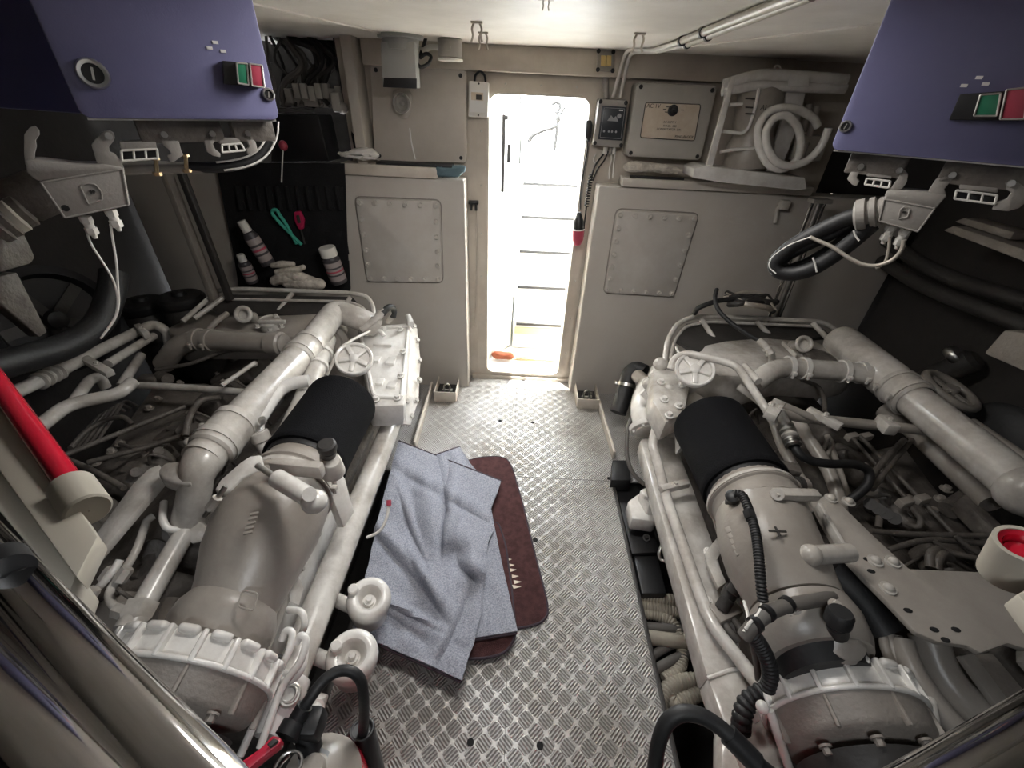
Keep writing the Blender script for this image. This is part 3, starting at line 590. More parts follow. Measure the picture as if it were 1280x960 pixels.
# ---------------------------------------------------------------- left engine
E1 = thing('marine_engine', (-1.25, 1.35, -.53), 'pale grey marine diesel engine left of the aisle, black filter nearest the grey carpet', 'engine', 'pair of marine diesel engines')
engine_core(E1, -1.80, -.72, .50, 2.10, 0, 0, .62, 6, 1)
AX, AZ = -.722, .70
air_filter(E1, AX, AZ, 1.05, 1.42, .144)
b = B(); loft_y(b, [((AX, 1.08, AZ), .122, .122), ((AX, 1.00, AZ), .126, .126), ((AX, .995, AZ), .136, .136), ((AX, .98, AZ), .136, .136), ((AX, .975, AZ), .130, .130), ((AX, .90, AZ), .132, .132)]); nk = obj('intake_neck', b, 'paint_duct', E1)
band((AX, .955, AZ), (0, 1, 0), .131, .016, 'neck_band', 'paint', nk)
secs = [((AX, .935, AZ), .140, .138)]
for px, py, z, r in ((349, 632, .70, .150), (333, 660, .685, .158), (314, 700, .66, .142), (299, 740, .63, .120), (286, 772, .60, .110)):
    c = Z(px, py, z); secs.append((c, r, r*.96))
b = B(); loft_y(b, secs, 40); duct = obj('intake_duct', b, 'paint_duct', E1)
b = B(); b.ring((AX, .925, AZ), (0, 1, 0), .140, .009, 40); obj('duct_bead', b, 'paint_duct', duct)
b = B(); q = On(312, 752, secs[4][0]+Vector((0, 0, .118)), (0, -.35, 1)); 
pl = [On(a, c, secs[4][0]+Vector((0, 0, .120)), (.05, -.30, 1)) for a, c in ((303, 738), (323, 742), (317, 764), (297, 758))]
b.tube(pl, .0025, 6, .01, closed=True); obj('cast_frame', b, 'paint_duct', duct)
ex = (Z(322, 640, .84)-Z(312, 672, .84)).normalized(); 
for k, (a, c) in enumerate(((318, 642), (316, 648), (314, 654), (312, 660), (310, 666))):
    b = B(); p = On(a, c, (AX, .85, .858), (.10, -.10, 1)); b.box(p, (.022, .008, .006), Matrix.Rotation(.4, 3, 'Z'), .002); obj('cast_letter', b, 'paint_duct', duct)
c6 = secs[-1][0]
b = B(); loft_y(b, [(c6+Vector((-.005, .03, 0)), .118, .116), (c6+Vector((-.008, .0, -.005)), .132, .13), (c6+Vector((-.010, -.035, -.01)), .134, .132), (c6+Vector((-.012, -.05, -.012)), .126, .124), (c6+Vector((-.014, -.075, -.016)), .128, .126), (c6+Vector((-.016, -.09, -.02)), .118, .116), (c6+Vector((-.02, -.16, -.03)), .118, .116)], 40); obj('duct_collar', b, 'paint_duct', E1)
tc = Vector((-.784, .439, .544))
turbo_ring(E1, tc, (.025, 1, .10), .200, .060, 13, -42, 212)
b = B(); b.lathe(tc, (.025, 1, .10), [(.16, -.10), (.12, -.16), (.10, -.22), (.02, -.22)], 30); obj('turbo_core', b, 'dark_gear', E1)
bolts(E1, [(tc+Vector((.165*math.cos(a), -.085, .165*math.sin(a)+.0)), (0, -1, 0)) for a in (.5, 1.2, 1.9, 2.6)], .010, .014, 'paint_cast')
# bracket, lever and cylinder across the duct
br = B(); br.prism(trace([(268, 612), (275, 600), (300, 578), (312, 570), (326, 568), (330, 582), (318, 590), (300, 598), (287, 612), (277, 616)], (AX, 1.0, .89), (0, -.35, 1)), (0, 0, -.02), .005); obj('lever_arm', br, 'paint_white', E1)
T(E1, 'turnbuckle', 'steel', .007, [(282, 608, .86), (265, 632, .82), (256, 645, .78)])
b = B(); b.cyl(Z(272, 622, .84), Z(262, 636, .81), .014, n=8); obj('turnbuckle_body', b, 'paint', E1)
a, c = Z(345, 597, .90), Z(392, 625, .90); b = B(); b.cyl(a, c, .026, n=20, bev=.004); cy = obj('actuator', b, 'paint_white', E1)
T(cy, 'actuator_rod', 'zinc', .009, [(322, 582, .90), (345, 597, .90)], 0)
b = B(); b.sph(Z(393, 627, .90), .034, (1, 1, .9)); b.cyl(Z(387, 618, .905), Z(387, 618, .945), .018); obj('ball_joint', b, 'paint_white', cy)
b = B(); b.bar(Z(340, 582, .88), Z(404, 588, .88), .03, .05, bev=.008); obj('support_bar', b, 'paint', E1)
b = B(); b.prism(trace([(405, 595), (425, 585), (432, 600), (443, 640), (430, 660), (415, 620), (403, 625)], (-.62, 1.0, .7), (.9, -.35, .45)), V(-.9, .35, -.45)*.035, .004); pl_ = obj('side_plate', b, 'paint_white', E1)
b = B(); b.cyl(Z(410, 575, .84), Z(410, 562, .905), .024, n=18); b.lathe(Z(410, 562, .905), (0, -.1, 1), [(.026, 0), (.028, .006), (.028, .022), (.022, .028)], 20); obj('filler_plug', b, 'dark_gear', E1)
b = B(); b.cyl(Z(416, 590, .80), Z(413, 575, .87), .038, .030, 20, .004); obj('plug_boss', b, 'paint', E1)
# the long cooling pipe beside the walkway with its end fitting
b = B(); b.tube([(-.625, 1.86, .36), (-.618, .50, .35)], .050, 20); rail = obj('cooling_pipe', b, 'paint', E1)
b = B(); b.lathe((-.618, .53, .35), (0, -1, 0), [(.054, 0), (.062, .004), (.062, .05), (.056, .06), (.05, .11), (.03, .14)], 24); obj('pipe_end', b, 'paint_white', rail)
flange(E1, 'pipe_flange', (-.625, 1.78, .36), (0, 1, 0), .078, .03, 6, 'paint_white')
b = B(); b.tube([(-.625, 1.80, .36), (-.63, 1.98, .38), (-.66, 2.06, .45)], .062, 16, .1); obj('pipe_elbow', b, 'paint_white', E1)
b = B(); b.prism([(-.70, .55, .16), (-.70, 1.25, .16), (-.695, 1.25, .50), (-.695, .60, .46)], (-.012, 0, 0), .003); sp = obj('side_panel', b, 'paint_white', E1, 'flat painted side panel')
bolts(sp, [((-.692, y, .44), (1, 0, .1)) for y in (.68, .82, .96, 1.10)], .008, .009, 'paint')
for z, pts in ((.5, [(395, 690), (380, 745), (372, 780), (378, 745)]),):
    pass
T(E1, 'fuel_pipe', 'paint_white', .010, [(360, 762, .50), (378, 764, .52), (382, 780, .50), (376, 795, .46)], .03)
T(E1, 'fuel_pipe', 'paint_white', .010, [(352, 800, .52), (357, 787, .54), (366, 790, .54), (363, 812, .52), (340, 855, .46), (300, 945, .40)], .03)
T(E1, 'fuel_pipe', 'paint_white', .010, [(370, 804, .52), (376, 793, .54), (383, 798, .53), (378, 825, .50), (352, 858, .46), (325, 935, .40)], .03)
T(E1, 'fuel_pipe', 'paint_white', .009, [(383, 800, .50), (380, 835, .48), (365, 852, .45), (352, 850, .44)], .03)
b = B(); b.bar(Z(362, 735, .52), Z(330, 815, .52), .018, .03, bev=.003); obj('stay_bar', b, 'paint_duct', E1)
b = B(); b.prism(trace([(360, 722), (372, 718), (380, 735), (374, 757), (362, 752)], (-.66, .62, .5), (.6, -.4, .7)), V(-.6, .4, -.7)*.012, .002); obj('lug_plate', b, 'paint', E1)
b = B(); b.cyl(Z(362, 872, .36), Z(362, 868, .42), .030, n=18, bev=.004); b.ring(Z(362, 868, .42), (0, -.2, 1), .018, .004); obj('drain_plug', b, 'zinc', E1)
b = B(); b.box(Z(352, 842, .36), (.06, .05, .08), bev=.01); b.cyl(Z(335, 825, .42), Z(352, 828, .42), .018); obj('sensor_block', b, 'dark_gear', E1)
bolts(E1, [(Z(395, 884, .33), (.4, -.5, .6)), (Z(391, 910, .30), (.4, -.5, .6))], .016, .02, 'paint_white')
b = B(); b.bar(Z(398, 868, .32), Z(380, 930, .25), .05, .05, bev=.008); obj('foot_casting', b, 'paint', E1)
# round drain bowls hung on the walkway side
for px, py, z, R in ((461, 747, .30, .078), (440, 818, .33, .080)):
    c = Z(px, py, z); d = (EYE-c).normalized()*.45 + Vector((.1, 0, 1)); d.normalize()
    b = B(); b.lathe(c, d, [(R*.82, -.16), (R*.96, -.05), (R*.99, -.045), (R, -.022), (R*.95, -.004), (R*.84, .007), (R*.70, .010), (R*.56, .007), (R*.46, -.004), (R*.37, -.026), (R*.30, -.036), (R*.1, -.036)], 40); o = obj('drain_bowl', b, 'paint_white', E1)
    u = frame_of(d)[1]; b = B(); b.hexa(c-d*.040, d, .012, .036); b.cyl(c-d*.040, c-d*.022, .019); obj('bolt', b, 'paint_white', o)
    p = On(px-19, py-7, c, d); b = B(); b.cyl(p-d*.03, p+d*.034, .018, n=16, bev=.004); obj('vent_plug', b, 'paint_white', o)
    b = B(); b.tube([c-d*.10, c-d*.11+Vector((-.06, 0, 0)), Vector((-.66, c.y+.02, c.z-.02))], .025, 12, .03); obj('stub', b, 'paint', o)
T(E1, 'sight_tube', 'wire_white', .006, [(458, 672, .30), (475, 665, .30), (484, 648, .33), (486, 630, .36)], .04)
b = B(); b.cyl(Z(486, 632, .36), Z(486, 625, .375), .010); obj('tube_cap', b, 'red_lens', E1)
# big pipe along the engine
BX, BZ = -.985, .785
p0, p1 = Z(424, 392, BZ), Z(252, 575, BZ)
b = B(); b.tube([Z(470, 408, .70), Z(448, 398, BZ-.02), Z(420, 388, BZ), p0.lerp(p1, .3), p1], .064, 22, .10, seg=9); big = obj('charge_air_pipe', b, 'paint', E1)
for q in (.32, .40): band(p0.lerp(p1, q), p1-p0, .064, .028, 'hose_band', 'paint', big, t=.012)
b = B(); cc = p0.lerp(p1, .30); b.lathe(cc, p1-p0, [(.066, 0), (.072, .01), (.072, .14), (.066, .15)], 26, cap=False); obj('hose_sleeve', b, 'paint', big)
for q in (.84, .93): band(p0.lerp(p1, q), p1-p0, .066, .028, 'hose_band', 'paint', big, t=.012)
b = B(); cc = p0.lerp(p1, .82); b.lathe(cc, p1-p0, [(.066, 0), (.074, .01), (.074, .16), (.066, .17)], 26, cap=False); obj('hose_sleeve', b, 'paint', big)
b = B(); b.tube([p1+(p0-p1)*.03, Z(246, 590, BZ-.01), Z(243, 620, .70), Z(232, 662, .58)], lambda q: .062-.014*min(1, q*2.5), 22, .08, seg=8); obj('outlet_elbow', b, 'paint', E1)
b = B(); b.prism(trace([(196, 588), (205, 577), (238, 574), (245, 590), (238, 605), (214, 603), (200, 598)], (BX-.08, .95, .80), (0, -.25, 1)), (0, 0, -.05), .012); obj('elbow_bracket', b, 'paint', E1)
b = B(); b.prism([Z(200, 580, .74), Z(206, 596, .74), Z(112, 706, .66), Z(100, 692, .66), Z(165, 606, .71), Z(185, 585, .74)], (0, 0, -.03), .006); obj('flat_arm', b, 'paint', E1)
b = B(); b.bar(Z(205, 598, .70), Z(112, 708, .62), .02, .03, bev=.003); obj('arm_rib', b, 'paint', E1)
a, c = Z(232, 664, .60), Z(172, 768, .57)
b = B(); b.tube([a, c], .031, 16); sm = obj('water_pipe', b, 'paint', E1)
f_ = B(); f_.prism(trace([(219, 651), (232, 646), (255, 655), (264, 668), (258, 676), (240, 680), (225, 668)], a+Vector((0, 0, .03)), (.3, -.6, .8)), V(-.3, .6, -.8)*.03, .005); obj('pipe_flange', f_, 'paint', sm)
b = B(); b.hexa(c+(a-c).normalized()*.03, c-a, .043, .05); b.cyl(c+(c-a).normalized()*.0, c+(c-a).normalized()*.04, .036); obj('pipe_nut', b, 'paint', sm)
T(E1, 'oil_pipe', 'paint_white', .011, [(205, 628, .66), (203, 650, .66), (209, 662, .64), (226, 662, .62)], .03)
T(E1, 'oil_pipe', 'paint', .012, [(192, 645, .60), (184, 650, .60), (170, 690, .58), (152, 718, .56), (135, 740, .55), (140, 758, .55), (158, 765, .55)], .04)
T(E1, 'oil_pipe', 'paint_white', .011, [(150, 700, .60), (143, 712, .59), (130, 728, .57), (112, 745, .55), (100, 775, .54)], .03)
for px, py in ((152, 722), (133, 722), (110, 748)):
    b = B(); b.hexa(Z(px-3, py+4, .565), Z(px+4, py-6, .58)-Z(px-3, py+4, .565), .018, .04); obj('pipe_union', b, 'paint', E1)
b = B(); b.hexa(Z(146, 762, .55), Z(165, 768, .55)-Z(146, 762, .55), .022, .05); obj('pipe_union', b, 'paint', E1)
b = B(); b.cyl(Z(200, 750, .50), Z(180, 792, .48), .028); obj('return_pipe', b, 'paint_duct', E1)
b = B(); b.cyl(Z(218, 750, .50), Z(200, 792, .48), .030, n=16); obj('return_pipe', b, 'paint_duct', E1)
b = B(); b.lathe(Z(150, 810, .40), (0, 1, .2), [(.10, -.03), (.11, 0), (.11, .10), (.09, .13)], 28); obj('starter_motor', b, 'paint_duct', E1)
# second pipe and the small bent pipe beside the filter
a, c = Z(404, 440, .74), Z(378, 505, .72); b = B(); b.tube([Z(410, 425, .70), a, c, Z(345, 575, .66)], .042, 16, .05); s2 = obj('bypass_pipe', b, 'paint', E1)
for q in (.05, .32): band(a.lerp(c, q), c-a, .042, .022, 'hose_band', 'paint_white', s2, t=.008)
T(E1, 'breather_pipe', 'paint_white', .026, [(386, 476, .80), (368, 478, .80), (350, 486, .79), (336, 505, .78), (320, 530, .76), (322, 545, .74), (332, 560, .70), (338, 575, .66)], .05, 16)
b = B(); b.cyl(Z(322, 540, .755), Z(328, 552, .72), .034, n=18, bev=.004); obj('pipe_union', b, 'paint', E1)
b = B(); b.hexa(Z(329, 528, .80), (0, 0, 1), .014, .02); b.cyl(Z(329, 528, .76), Z(329, 528, .80), .007); obj('bleed_screw', b, 'zinc', E1)
# cross pipe and header tank
a, c = Z(246, 424, .71), Z(356, 430, .74); b = B(); b.tube([Z(205, 455, .56), Z(222, 432, .68), a, c], .050, 20, .06, seg=8); xp = obj('cross_pipe', b, 'paint_duct', E1)
for q in (.02, .16): band(a.lerp(c, q), c-a, .050, .024, 'hose_band', 'paint_duct', xp, t=.008)
b = B(); b.lathe(a.lerp(c, .82), c-a, [(.051, 0), (.060, .008), (.060, .07), (.051, .08)], 24, cap=False); obj('hose_sleeve', b, 'paint_duct', xp)
b = B(); b.prism([Z(205, 408, .68), Z(262, 385, .70), Z(400, 378, .73), Z(432, 388, .73), Z(405, 420, .73), Z(350, 420, .72), Z(250, 420, .69), Z(220, 424, .66)], (0, 0, -.16), .035); tank = obj('header_tank', b, 'paint_duct', E1)
c = Z(304, 393, .80); b = B(); b.ring(c, (.1, -.75, .5), .036, .012, 26); b.lathe(c, (-.1, .75, -.5), [(.001, .014), (.027, .014), (.027, -.004), (.036, -.004), (.036, .02), (.024, .06), (.03, .10)], 22); obj('tank_cap', b, 'paint', tank)
b = B(); b.lathe(Z(338, 405, .745), (0, -.1, 1), [(.055, -.02), (.058, .02), (.05, .03), (.045, .024), (.01, .024)], 22); b.bar(Z(322, 402, .78), Z(357, 402, .78), .018, .02, bev=.004); obj('thermostat_cover', b, 'paint', tank)
bolts(tank, [(Z(a_, c_, .775), (0, 0, 1)) for a_, c_ in ((322, 409), (338, 414), (352, 409), (345, 396))], .010, .012, 'paint')
T(E1, 'hose_nipple', 'paint_duct', .015, [(262, 411, .74), (270, 402, .77), (284, 392, .78)], .02)
# guard frame round the far end
b = B(); b.tube([Z(228, 402, .74), Z(262, 372, .80), Z(272, 363, .82), Z(300, 361, .83), Z(437, 366, .83), Z(458, 370, .83), Z(466, 380, .80), Z(468, 402, .72)], .013, 10, .06, seg=8); g = obj('guard_rail', b, 'paint', E1)
b = B(); b.tube([Z(290, 374, .79), Z(436, 377, .79), Z(455, 384, .77), Z(462, 402, .70)], .009, 8, .04); obj('guard_rod', b, 'paint', g)
for px, py, ex_, ey in ((366, 366, 348, 388), (438, 371, 427, 390), (286, 367, 243, 398)):
    b = B(); b.cyl(Z(px, py, .82), Z(ex_, ey, .74), .013); obj('guard_strut', b, 'paint', g)
b = B(); b.prism([Z(265, 384, .76), Z(290, 368, .80), Z(440, 371, .80), Z(462, 395, .74), Z(440, 395, .72), Z(270, 390, .73)], (0, 0, -.02)); obj('guard_plate', b, 'dark_gear', E1)
# end casing with bolted cover
top = [Z(447, 408, .66), Z(514, 402, .66), Z(506, 506, .60), Z(462, 508, .60)]
b = B(); b.prism([top[0], top[1], top[2], top[3]], (-.02, .02, -.15), .022); case = obj('end_casing', b, 'paint_white', E1)
b = B(); fl = [Z(512, 402, .68), Z(522, 410, .60), Z(526, 450, .46), Z(524, 500, .36), Z(514, 532, .33), Z(500, 530, .40), Z(506, 470, .52), Z(505, 425, .64)]
b.prism(fl, (-.03, .03, -.02), .010); cov = obj('casing_cover', b, 'paint_white', E1)
bolts(cov, [(Z(a_, c_, z_), (.7, -.5, .5)) for a_, c_, z_ in ((517, 408, .66), (521, 425, .57), (524, 450, .48), (524, 475, .43), (520, 500, .38), (514, 520, .355), (508, 502, .46), (506, 450, .58))], .012, .014, 'paint_white')
b = B(); b.cyl(Z(514, 405, .69), Z(508, 400, .69)+Vector((0, .05, .0)), .018); obj('cover_stud', b, 'paint_white', cov)
for k, (px, py, w, h) in enumerate(((478, 432, .11, .003), (470, 450, .05, .05), (489, 452, .05, .07), (475, 478, .04, .05), (490, 482, .05, .05))):
    b = B(); p = On(px, py, top[0]+Vector((0, 0, .001)), (0, -.09, 1)); b.box(p, (w*.9, h if h > .01 else .014, .022), None, .004); obj('cast_pad', b, 'paint_white', case)
b = B(); b.tube([p+Vector((0, 0, .004)) for p in (top[0].lerp(top[2], .06), top[1].lerp(top[3], .08), top[2].lerp(top[0], .06), top[3].lerp(top[1], .08))], .010, 8, .03, closed=True); obj('casing_rim', b, 'paint_white', case)
bolts(case, [(Z(a_, c_, z_), (0, -.1, 1)) for a_, c_, z_ in ((458, 418, .665), (480, 412, .67), (500, 412, .67), (504, 440, .65), (501, 470, .63), (497, 498, .61), (470, 500, .61))], .013, .016, 'paint_white')
b = B(); b.bar(Z(470, 512, .52), Z(497, 508, .52), .06, .05, bev=.01); obj('casing_foot', b, 'paint_white', case)
star_cap(E1, Z(443, 450, .80), .082, .030, (.18, -.50, .85))
b = B(); b.tube([Z(452, 412, .72), Z(470, 398, .78), Z(483, 386, .82), Z(491, 384, .80), Z(491, 394, .75), Z(485, 402, .70)], .017, 12, .05, seg=8); lp = obj('hose_loop', b, 'paint', E1)
b = B(); b.tube([Z(478, 392, .80), Z(486, 383, .825), Z(493, 386, .79), Z(491, 396, .74)], .0185, 12, .04, seg=8); obj('hose_cover', b, 'black_rubber', lp)
for q in (0, 1): b = B(); b.hexa(Z(464+q*8, 403-q*7, .75+.025*q), Z(476, 392, .80)-Z(462, 405, .745), .023, .03); obj('hose_nut', b, 'paint', lp)
T(E1, 'sensor_pipe', 'paint', .008, [(462, 414, .72), (440, 425, .74), (424, 436, .76), (408, 470, .70)], .03)
b = B(); b.tube(pz([(466, 412, .70), (476, 414, .70), (480, 420, .68)]), .013, 10, .02); obj('drain_elbow', b, 'paint_white', case)
b = B(); b.lathe(Z(415, 425, .62), (.3, -1, .3), [(.02, 0), (.09, .0), (.09, .03), (.06, .04), (.055, .08), (.01, .085)], 30); pu = obj('water_pump', b, 'paint_duct', E1)
bolts(pu, [(Z(415, 425, .62)+Vector((.07*math.cos(k), -.03, .07*math.sin(k))), (.3, -1, .3)) for k in (0, 1.05, 2.1, 3.14, 4.2, 5.2)], .010, .012, 'paint_duct')
for px, py, z in ((398, 408, .62), (404, 418, .62), (470, 525, .42), (485, 540, .36), (495, 500, .45), (480, 515, .44)):
    b = B(); b.hexa(Z(px, py, z), (.3, -.6, .7), .016, .02); b.cyl(Z(px, py, z-.03), Z(px, py, z), .024); obj('casing_bolt', b, 'paint_white', E1)
# outboard pipework
a, c = Z(50, 476, .78), Z(172, 414, .70)
b = B(); b.tube([Z(15, 492, .80), a, c, Z(192, 405, .68), Z(208, 413, .64), Z(212, 432, .55)], .026, 14, .06, seg=8); p_ = obj('coolant_pipe', b, 'paint', E1)
for k in range(4):
    q = a.lerp(c, -.02+.05*k); b = B(); b.lathe(q, c-a, [(.026, 0), (.036, .006), (.036, .014), (.026, .02)], 18, cap=False); obj('bellows_ring', b, 'paint', p_)
T(E1, 'coolant_pipe', 'paint', .026, [(40, 540, .74), (84, 506, .72), (150, 492, .70), (165, 478, .70)], .05, 14)
T(E1, 'coolant_pipe', 'paint', .022, [(90, 505, .66), (112, 475, .68), (124, 470, .68), (132, 484, .62)], .04, 14)
T(E1, 'coolant_pipe', 'paint', .020, [(135, 455, .70), (175, 430, .68), (192, 420, .66)], .04, 12)
T(E1, 'coolant_pipe', 'paint', .022, [(176, 445, .60), (158, 472, .62), (152, 482, .60)], .04, 12)
b = B(); b.tube(pz([(160, 481, .64), (240, 485, .64), (312, 491, .66)]), .017, 12, .02); obj('link_pipe', b, 'paint', E1)
clamp_block(E1, Z(122, 458, .74), Z(100, 446, .74)-Z(142, 470, .70), .035, .17, .03)
clamp_block(E1, Z(178, 414, .72), Z(166, 404, .72)-Z(190, 426, .70), .03, .12, .04)
T(E1, 'fuel_pipe', 'paint_shaded_dirty', .010, [(78, 570, .60), (140, 545, .60), (232, 508, .60)], .04)
T(E1, 'fuel_pipe', 'paint_shaded_dirty', .010, [(110, 578, .58), (180, 560, .58), (225, 545, .58), (250, 538, .60)], .04)
T(E1, 'fuel_pipe', 'paint_shaded_dirty', .011, [(75, 570, .55), (120, 590, .55), (155, 610, .55)], .04)
T(E1, 'fuel_pipe', 'paint_shaded_dirty', .010, [(88, 560, .52), (105, 540, .52), (130, 525, .52), (155, 520, .55), (165, 530, .52)], .04)
for k in range(5): T(E1, 'injector_pipe', 'paint_shaded_dirty', .007, [(85+9*k, 565-3*k, .46), (110+9*k, 535-5*k, .50), (128+7*k, 515-4*k, .52), (140+8*k, 520-3*k, .47)], .04, 8)
T(E1, 'fuel_pipe', 'paint_shaded_dirty', .013, [(232, 545, .60), (236, 520, .64), (250, 500, .64), (275, 496, .64)], .04)
T(E1, 'fuel_pipe', 'paint_shaded_dirty', .008, [(150, 555, .55), (165, 560, .56), (230, 548, .56)], .03)
T(E1, 'sensor_pipe', 'paint', .010, [(277, 482, .72), (318, 454, .74)], 0)
T(E1, 'sensor_pipe', 'paint_shaded_dirty', .010, [(195, 462, .60), (240, 455, .62), (280, 438, .66), (330, 438, .68)], .06)
for px, py in ((253, 533), (235, 553), (318, 455)): b = B(); b.sph(Z(px, py, .64), .016); obj('ball_union', b, 'paint', E1)
a, c = Z(250, 462, .52), Z(150, 585, .52)
b = B(); b.prism([Z(192, 478, .52), Z(262, 476, .52), Z(278, 498, .50), Z(225, 545, .50), Z(160, 598, .48), Z(110, 590, .46), Z(150, 535, .50)], (0, 0, -.14), .03); bk = obj('bank_cover', b, 'paint_shaded_dirty', E1)
bolts(bk, [(Z(px, py, .52), (0, 0, 1)) for px, py in ((198, 500), (187, 511), (225, 480), (140, 565), (150, 555), (120, 580))], .013, .014, 'paint_cast')
b = B(); b.box(Z(188, 475, .56), (.10, .06, .05), bev=.015); b.cyl(Z(200, 470, .57), Z(210, 474, .58), .028); obj('fuel_fitting', b, 'paint_shaded_dirty', E1)
b = B(); b.box(Z(268, 505, .55), (.12, .10, .10), bev=.02); obj('fuel_filter', b, 'paint_shaded_dirty', E1)
for k in range(3): b = B(); b.box(Z(170+28*k, 590-26*k, .50), (.08, .07, .07), bev=.015); b.cyl(Z(170+28*k, 590-26*k, .52), Z(170+28*k, 590-26*k, .57), .018); obj('injector_body', b, 'paint_shaded_dirty', E1)
for k in range(4): b = B(); b.cyl(Z(250-30*k, 640+25*k, .40), Z(250-30*k, 640+25*k, .48), .05, .04, 18); obj('cylinder_plug', b, 'paint_shaded_dirty', E1)
# ---------------------------------------------------------------- right engine
E2 = thing('marine_engine', (1.35, 1.35, -.53), 'pale grey marine diesel engine right of the aisle, beside the bilge hoses', 'engine', 'pair of marine diesel engines')
engine_core(E2, .88, 1.88, .50, 2.10, 0, 0, .60, 6, -1)
RX, RZ = .842, .70
air_filter(E2, RX, RZ, 1.04, 1.40, .148)
b = B(); loft_y(b, [((RX, 1.08, RZ), .132, .132), ((RX, 1.01, RZ), .132, .132), ((RX, 1.005, RZ), .147, .147), ((RX, .985, RZ), .147, .147), ((RX, .98, RZ), .139, .139), ((RX, .93, RZ), .139, .139)]); nk = obj('intake_neck', b, 'paint_duct', E2)
band((RX, .995, RZ), (0, 1, 0), .147, .010, 'neck_band', 'paint', nk, False, .003)
secs = [((RX+.012, .965, RZ), .136, .134)]
for px, py, z, r in ((950, 640, .70, .142), (958, 672, .695, .146), (970, 705, .685, .142), (985, 735, .67, .130), (996, 760, .65, .128)):
    c = Z(px, py, z); secs.append((c, r, r*.97))
b = B(); loft_y(b, secs, 40); duct = obj('intake_duct', b, 'paint_duct', E2)
c6 = Z(1008, 785, .64); secs2 = [(Z(998, 764, .65), .132, .128), (c6, .142, .138), (Z(1018, 812, .625), .142, .138), (Z(1024, 826, .615), .132, .128)]
b = B(); loft_y(b, secs2, 40); lo = obj('duct_collar', b, 'paint_duct', E2)
b = B(); loft_y(b, [(Z(1024, 826, .615), .112, .11), (Z(1034, 850, .59), .112, .11)], 36); obj('rubber_sleeve', b, 'black_rubber', E2)
b = B(); loft_y(b, [(Z(1029, 838, .59), .113, .111), (Z(1036, 852, .578), .116, .113)], 36); obj('sleeve_collar', b, 'paint_cast', E2)
tc = Vector((.914, .450, .490))
turbo_ring(E2, tc, (.037, 1, 0), .1915, .060, 12, -32, 222, 'ribbed turbocharger housing')
b = B(); b.lathe(tc, (.037, 1, 0), [(.16, -.10), (.12, -.16), (.10, -.22), (.02, -.22)], 30); obj('turbo_core', b, 'dark_gear', E2)
bolts(E2, [(tc+Vector((.16*math.cos(a), -.085, .16*math.sin(a))), (0, -1, 0)) for a in (.5, 1.2, 1.9, 2.6)], .010, .014, 'paint_cast')
for k, (px, py) in enumerate(((911, 662), (914, 669), (917, 676), (920, 683), (923, 690))):
    b = B(); p = On(px, py, (RX-.115, .9, .80), (-.75, -.1, .65)); b.box(p, (.006, .02, .02), Matrix.Rotation(.8, 3, 'Y'), .002); obj('cast_letter', b, 'paint_duct', duct)
b = B(); p = On(972, 664, (RX, .9, .845), (0, -.1, 1)); b.box(p, (.05, .006, .004), None, .001); b.box(p, (.006, .03, .0042), None, .001); obj('cast_mark', b, 'dark_gear', duct)
# wiring on the duct
b = B(); b.lathe(On(918, 628, (RX-.08, 1.0, .80), (-.5, -.2, .8)), (-.5, -.2, .8), [(.026, -.02), (.028, .0), (.022, .008), (.016, .02), (.02, .024), (.02, .05), (.01, .055)], 18); obj('sensor_plug', b, 'black_plastic', E2)
corr(E2, 'wiring_loom', 'black_rubber', pz([(918, 617, .86), (928, 618, .87), (936, 636, .87), (945, 665, .86), (949, 700, .85), (951, 730, .83), (954, 752, .80)]), .013, .008)
b = B(); b.hexa(Z(936, 640, .868), Z(940, 652, .866)-Z(936, 640, .868), .017, .025); obj('loom_joint', b, 'black_plastic', E2)
T(E2, 'taped_loom', 'hose_dark', .017, [(930, 796, .74), (945, 778, .78), (962, 765, .80), (985, 756, .80), (1010, 752, .80), (1040, 747, .76)], .05)
for px, py, z in ((942, 782, .78), (957, 768, .80), (982, 757, .80)): b = B(); b.cyl(Z(px, py, z), Z(px+4, py-3, z), .020); obj('tape_wrap', b, 'black_plastic', E2)
for pts in ([(932, 786, .77), (940, 775, .79), (950, 766, .80), (953, 752, .80)], [(930, 790, .76), (936, 772, .77), (930, 752, .74)]): T(E2, 'cable_tie', 'wire_white', .004, pts, .02, 8)
corr(E2, 'wiring_loom', 'black_rubber', pz([(938, 790, .72), (950, 805, .68), (960, 825, .64), (964, 845, .60), (958, 862, .56)]), .020, .011)
corr(E2, 'wiring_loom', 'black_rubber', pz([(968, 858, .50), (948, 868, .48), (933, 878, .46), (927, 895, .44), (926, 915, .40)]), .026, .016)
b = B(); b.cyl(Z(1048, 792, .73), Z(1046, 780, .79), .022, n=20, bev=.003); b.lathe(Z(1046, 780, .785), (-.05, .25, 1), [(.024, 0), (.029, .005), (.029, .032), (.024, .040)], 22); obj('sensor_cap', b, 'black_rubber', E2)
b = B(); b.lathe(Z(1047, 795, .70), (0, -.1, 1), [(.062, -.01), (.058, .012), (.040, .026), (.030, .034)], 26); obj('sensor_boss', b, 'paint_duct', E2)
b = B(); b.prism(trace([(985, 757), (992, 752), (1035, 752), (1055, 757), (1060, 768), (1035, 766), (1000, 772), (988, 769)], (RX+.05, .75, .80), (0, -.35, 1)), (0, 0, -.012), .003); bp = obj('bracket_plate', b, 'paint', E2)
bolts(bp, [(Z(992, 760, .79), (0, -.3, 1)), (Z(1043, 757, .79), (0, -.3, 1))], .011, .012, 'paint')
